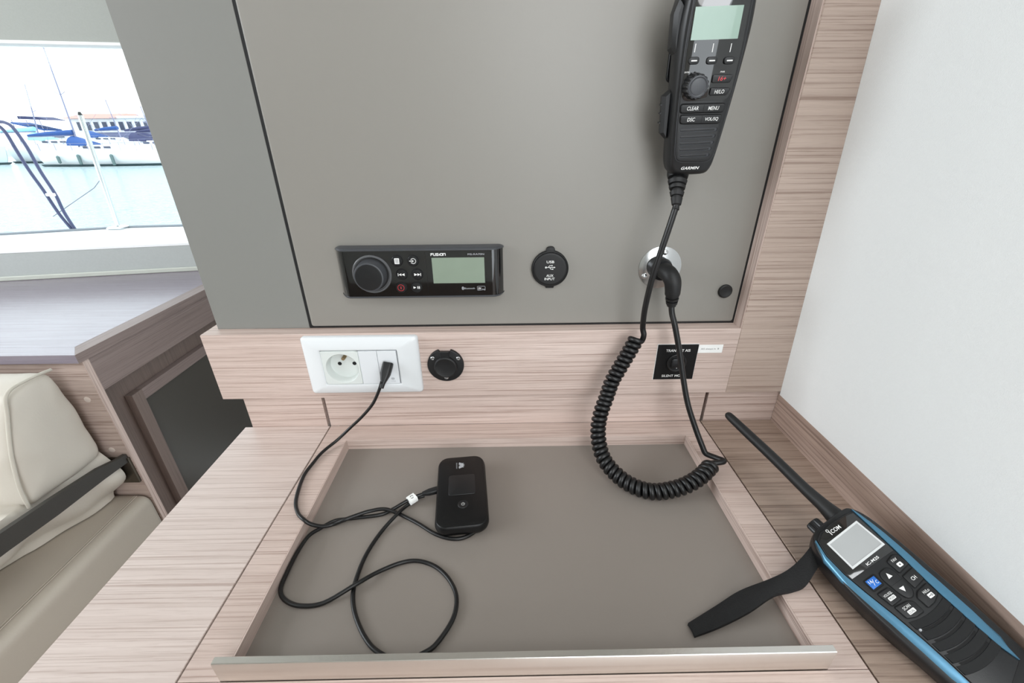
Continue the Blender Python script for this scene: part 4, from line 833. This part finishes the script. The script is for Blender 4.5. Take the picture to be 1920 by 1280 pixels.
def sailboat(label, x0, x1, y, fb, mast_x, mast_h, lean, cover, hm=hull_w, group=None, fenders=(), boom=True, hood=True, stripe=True):
    t = thing('sailboat', label, 'boat', ((x0 + x1) / 2, y, -2.05), group)
    zt = -2.05 + fb; sg = 1 if x1 > x0 else -1; L = abs(x1 - x0)
    hull(MB(), x0, x1, y, -2.1, zt, 3.4).build('hull', hm, t, smooth=40)
    if stripe: hull(MB(), x0 - .03 * sg, x1 * 1 + .0, y, -2.12, -1.86, 3.46).build('waterline_stripe', boot, t, smooth=40)
    c_ = MB(); xa, xb = x0 + sg * L * .30, x0 + sg * L * .72
    c_.loft([[(xa, y - .95, zt), (xa, y + .95, zt), (xa + sg * .1, y + .8, zt + .5), (xa + sg * .1, y - .8, zt + .5)], [(xb, y - .6, zt), (xb, y + .6, zt), (xb - sg * .9, y + .5, zt + .42), (xb - sg * .9, y - .5, zt + .42)]])
    cb_ = c_.build('cabin', hm, t, smooth=None)
    for k in range(3): MB().box(xa + sg * (.7 + k * 1.0) - .3, xa + sg * (.7 + k * 1.0) + .3, y - .93, y - .8, zt + .18, zt + .36).build('porthole', winm, cb_, smooth=None)
    MB().tube([(mast_x, y, zt + .3), (mast_x + lean * .5, y, zt + mast_h * .5), (mast_x + lean, y, zt + mast_h)], .055, 8, radii=[.08, .06, .045]).build('mast', spar, t)
    MB().tube([(mast_x + lean * .55 - .5, y, zt + mast_h * .58), (mast_x + lean * .55, y, zt + mast_h * .55), (mast_x + lean * .55 + .5, y, zt + mast_h * .58)], .03, 6).build('spreader', spar, t)
    if boom:
        b0, b1 = mast_x, mast_x - sg * L * .34
        MB().tube([(mast_x + lean, y, zt + mast_h), (x1 - sg * .3, y, zt + .3)], .018, 5).build('forestay', spar, t)
        MB().tube([(mast_x + lean, y, zt + mast_h), (x0 + sg * .2, y, zt + .3)], .014, 5).build('backstay', spar, t)
        MB().tube([(b0, y, zt + 1.35), (b1, y, zt + 1.25)], .06, 8).build('boom', spar, t)
        MB().tube([(b0, y, zt + 1.62), ((b0 + b1) / 2, y, zt + 1.52), (b1, y, zt + 1.36)], .2, 8, radii=[.24, .2, .09]).build('sail_cover', cover, t, smooth=60)
    if hood:
        h_ = MB(); x_ = x0 + sg * L * .30
        h_.loft([[(x_ - sg * .9, y + 1.1 * math.cos(a), zt + .45 + .85 * math.sin(a)) for a in [math.pi * i / 10 for i in range(11)]], [(x_ + sg * .7, y + 1.0 * math.cos(a), zt + .42 + .35 * math.sin(a)) for a in [math.pi * i / 10 for i in range(11)]]]).build('spray_hood', cover, t, smooth=50)
    for f_ in fenders: MB().lathe((f_[0], y - 1.75), [(.02, f_[1] - .05), (.13, f_[1] + .03), (.14, f_[1] + f_[2] - .05), (.04, f_[1] + f_[2] + .05)], 10).build('fender', fen, t)
    n_ = int(L / 1.6)
    for k in range(n_): x_ = x0 + sg * (L * .06 + k * 1.55); MB().tube([(x_, y - 1.55, zt), (x_, y - 1.55, zt + .62)], .022, 6).build('stanchion', spar, t)
    MB().tube([(x0 + sg * L * .05, y - 1.55, zt + .6), (x1 - sg * L * .12, y - 1.35, zt + .68)], .015, 6).build('guard_wire', spar, t)
    return t
sailboat('long white sailboat with three grey fenders and a dark waterline stripe', -46.0, -32.5, 46.6, 1.42, -42.7, 8.75, .5, cv_b, fenders=((-43.6, -1.72, .62), (-41.6, -1.85, .85), (-38.4, -1.95, .95)))
sailboat('white sailboat with pale cyan cover just behind the long white one', -56.5, -44.6, 54, 1.9, -53.6, 6.0, 1.1, cv_c, group=None)
sailboat('pale blue-grey hull at the edge of the window, nearest to the poles', -66.0, -53.9, 50.0, 1.55, -58.5, 9.0, 0, cv_n, hm=hull_b, boom=True)
sailboat('white sailboat with navy covers moored in front of the low quay building', -47.0, -37.5, 58, 2.0, -43.5, 3.9, -.3, cv_n)
sailboat('white sailboat with bright blue sail cover in the back row of boats', -60.0, -50.5, 66, 2.2, -54.0, 5.0, -.2, cv_b)
sailboat('white sailboat with navy sprayhood at the far right of the harbour view', -43.0, -32.0, 51.5, 1.75, -36.5, 4.6, .2, cv_n)
mb_ = thing('motor_yacht', 'white motor yacht with blue canopies raised above the moored sailboats', 'yacht', (-64, 74, -2.05))
hull(MB(), -76, -62.5, 74, -2.1, .1, 4.4).build('hull', hull_w, mb_, smooth=40)
MB().loft([[(-74, 72.4, .1), (-65.5, 72.8, .1), (-65.5, 75.2, .1), (-74, 75.6, .1)], [(-73.2, 72.7, 1.5), (-67.5, 73, 1.5), (-67.5, 75, 1.5), (-73.2, 75.3, 1.5)]]).build('cabin', hull_w, mb_, smooth=None)
for k in range(3): MB().box(-72.6 + 1.7 * k, -71.3 + 1.7 * k, 72.3, 72.6, .65, 1.2).build('window', winm, mb_, smooth=None)
MB().loft([[(-75, 72.5, 2.6), (-70.5, 72.5, 1.6), (-70.5, 75.5, 1.6), (-75, 75.5, 2.6)], [(-75, 72.5, 2.8), (-70.5, 72.5, 1.8), (-70.5, 75.5, 1.8), (-75, 75.5, 2.8)]]).build('canopy', cv_b, mb_, smooth=None)
MB().loft([[(-73.6, 72.5, 3.2), (-69.0, 72.5, 3.0), (-69.0, 75.5, 3.0), (-73.6, 75.5, 3.2)], [(-73.6, 72.5, 3.6), (-71, 72.5, 3.5), (-71, 75.5, 3.5), (-73.6, 75.5, 3.6)]]).build('canopy', cv_n, mb_, smooth=None)
for xx_ in (-74.8, -72.6, -70.6): MB().tube([(xx_, 72.6, .1), (xx_, 72.6, 3.1)], .05, 6).build('canopy_post', spar, mb_)
qb = thing('quay_building', 'low quayside building with salmon roof and a row of dark windows', 'building', (-64, 84, -2.05))
bw = MB().box(-74.5, -52, 82, 90, -1.19, 3.55).build('wall', mat('render_white', srgb(226, 228, 230), .8), qb, smooth=None)
rf = MB().loft([[(-75.5, 81.4, 3.55), (-66.2, 81.4, 3.55), (-66.2, 90.6, 3.55), (-75.5, 90.6, 3.55)], [(-74.8, 85, 4.4), (-67, 85, 4.4), (-67, 87, 4.4), (-74.8, 87, 4.4)]]); rf.build('roof', mat('salmon_tile', srgb(190, 140, 130), .8), qb, smooth=None)
MB().box(-66.1, -52, 81.5, 90.5, 3.55, 3.9).build('flat_roof', mat('roof_edge', srgb(236, 236, 238), .8), qb, smooth=None)
MB().loft([[(-71.6, 80.2, .55), (-52, 80.2, .55), (-52, 81.9, .65), (-71.6, 81.9, .65)], [(-71.6, 80.2, 1.0), (-52, 80.2, 1.0), (-52, 81.9, 1.42), (-71.6, 81.9, 1.42)]]).build('awning', mat('slate_awning', srgb(92, 98, 128), .7), qb, smooth=None)
for k in range(15):
    x_ = -73.6 + k * 1.42; wf = MB().box(x_, x_ + .95, 81.93, 82.0, 1.65, 3.1).build('window_frame', mat('window_frame_grey', srgb(196, 198, 204), .6) if 'window_frame_grey' not in MATS else MATS['window_frame_grey'], qb, smooth=None)
    MB().box(x_ + .1, x_ + .85, 81.88, 81.94, 1.75, 3.0).build('pane', winm, wf, smooth=None)
qy = MB().box(-120, 40, 79.0, 92, -2.3, -1.2); tag(qy.build('quay', mat('quay_concrete', srgb(200, 202, 204), .9, noise=1)), 'pale concrete quay along the back of the harbour below the building', 'quay')

mk = []
for p in arc(0, 0, 1.9, 40, 320, 12): mk.append(p)
d1 = Vector((-.65, -.60, 0)).normalized(); d2 = Vector((0, 0, 1)).cross(d1)
cmx = Vector((-.1092, -.1375, -.0048)); mx_ = lambda p: cmx + d1 * (p[0] / 1000) + d2 * (p[1] / 1000) + Vector((0, 0, p[2] / 1000))
flat(stroke(mk, .7), .15, blk_key, fl_, mx_, 'marking')
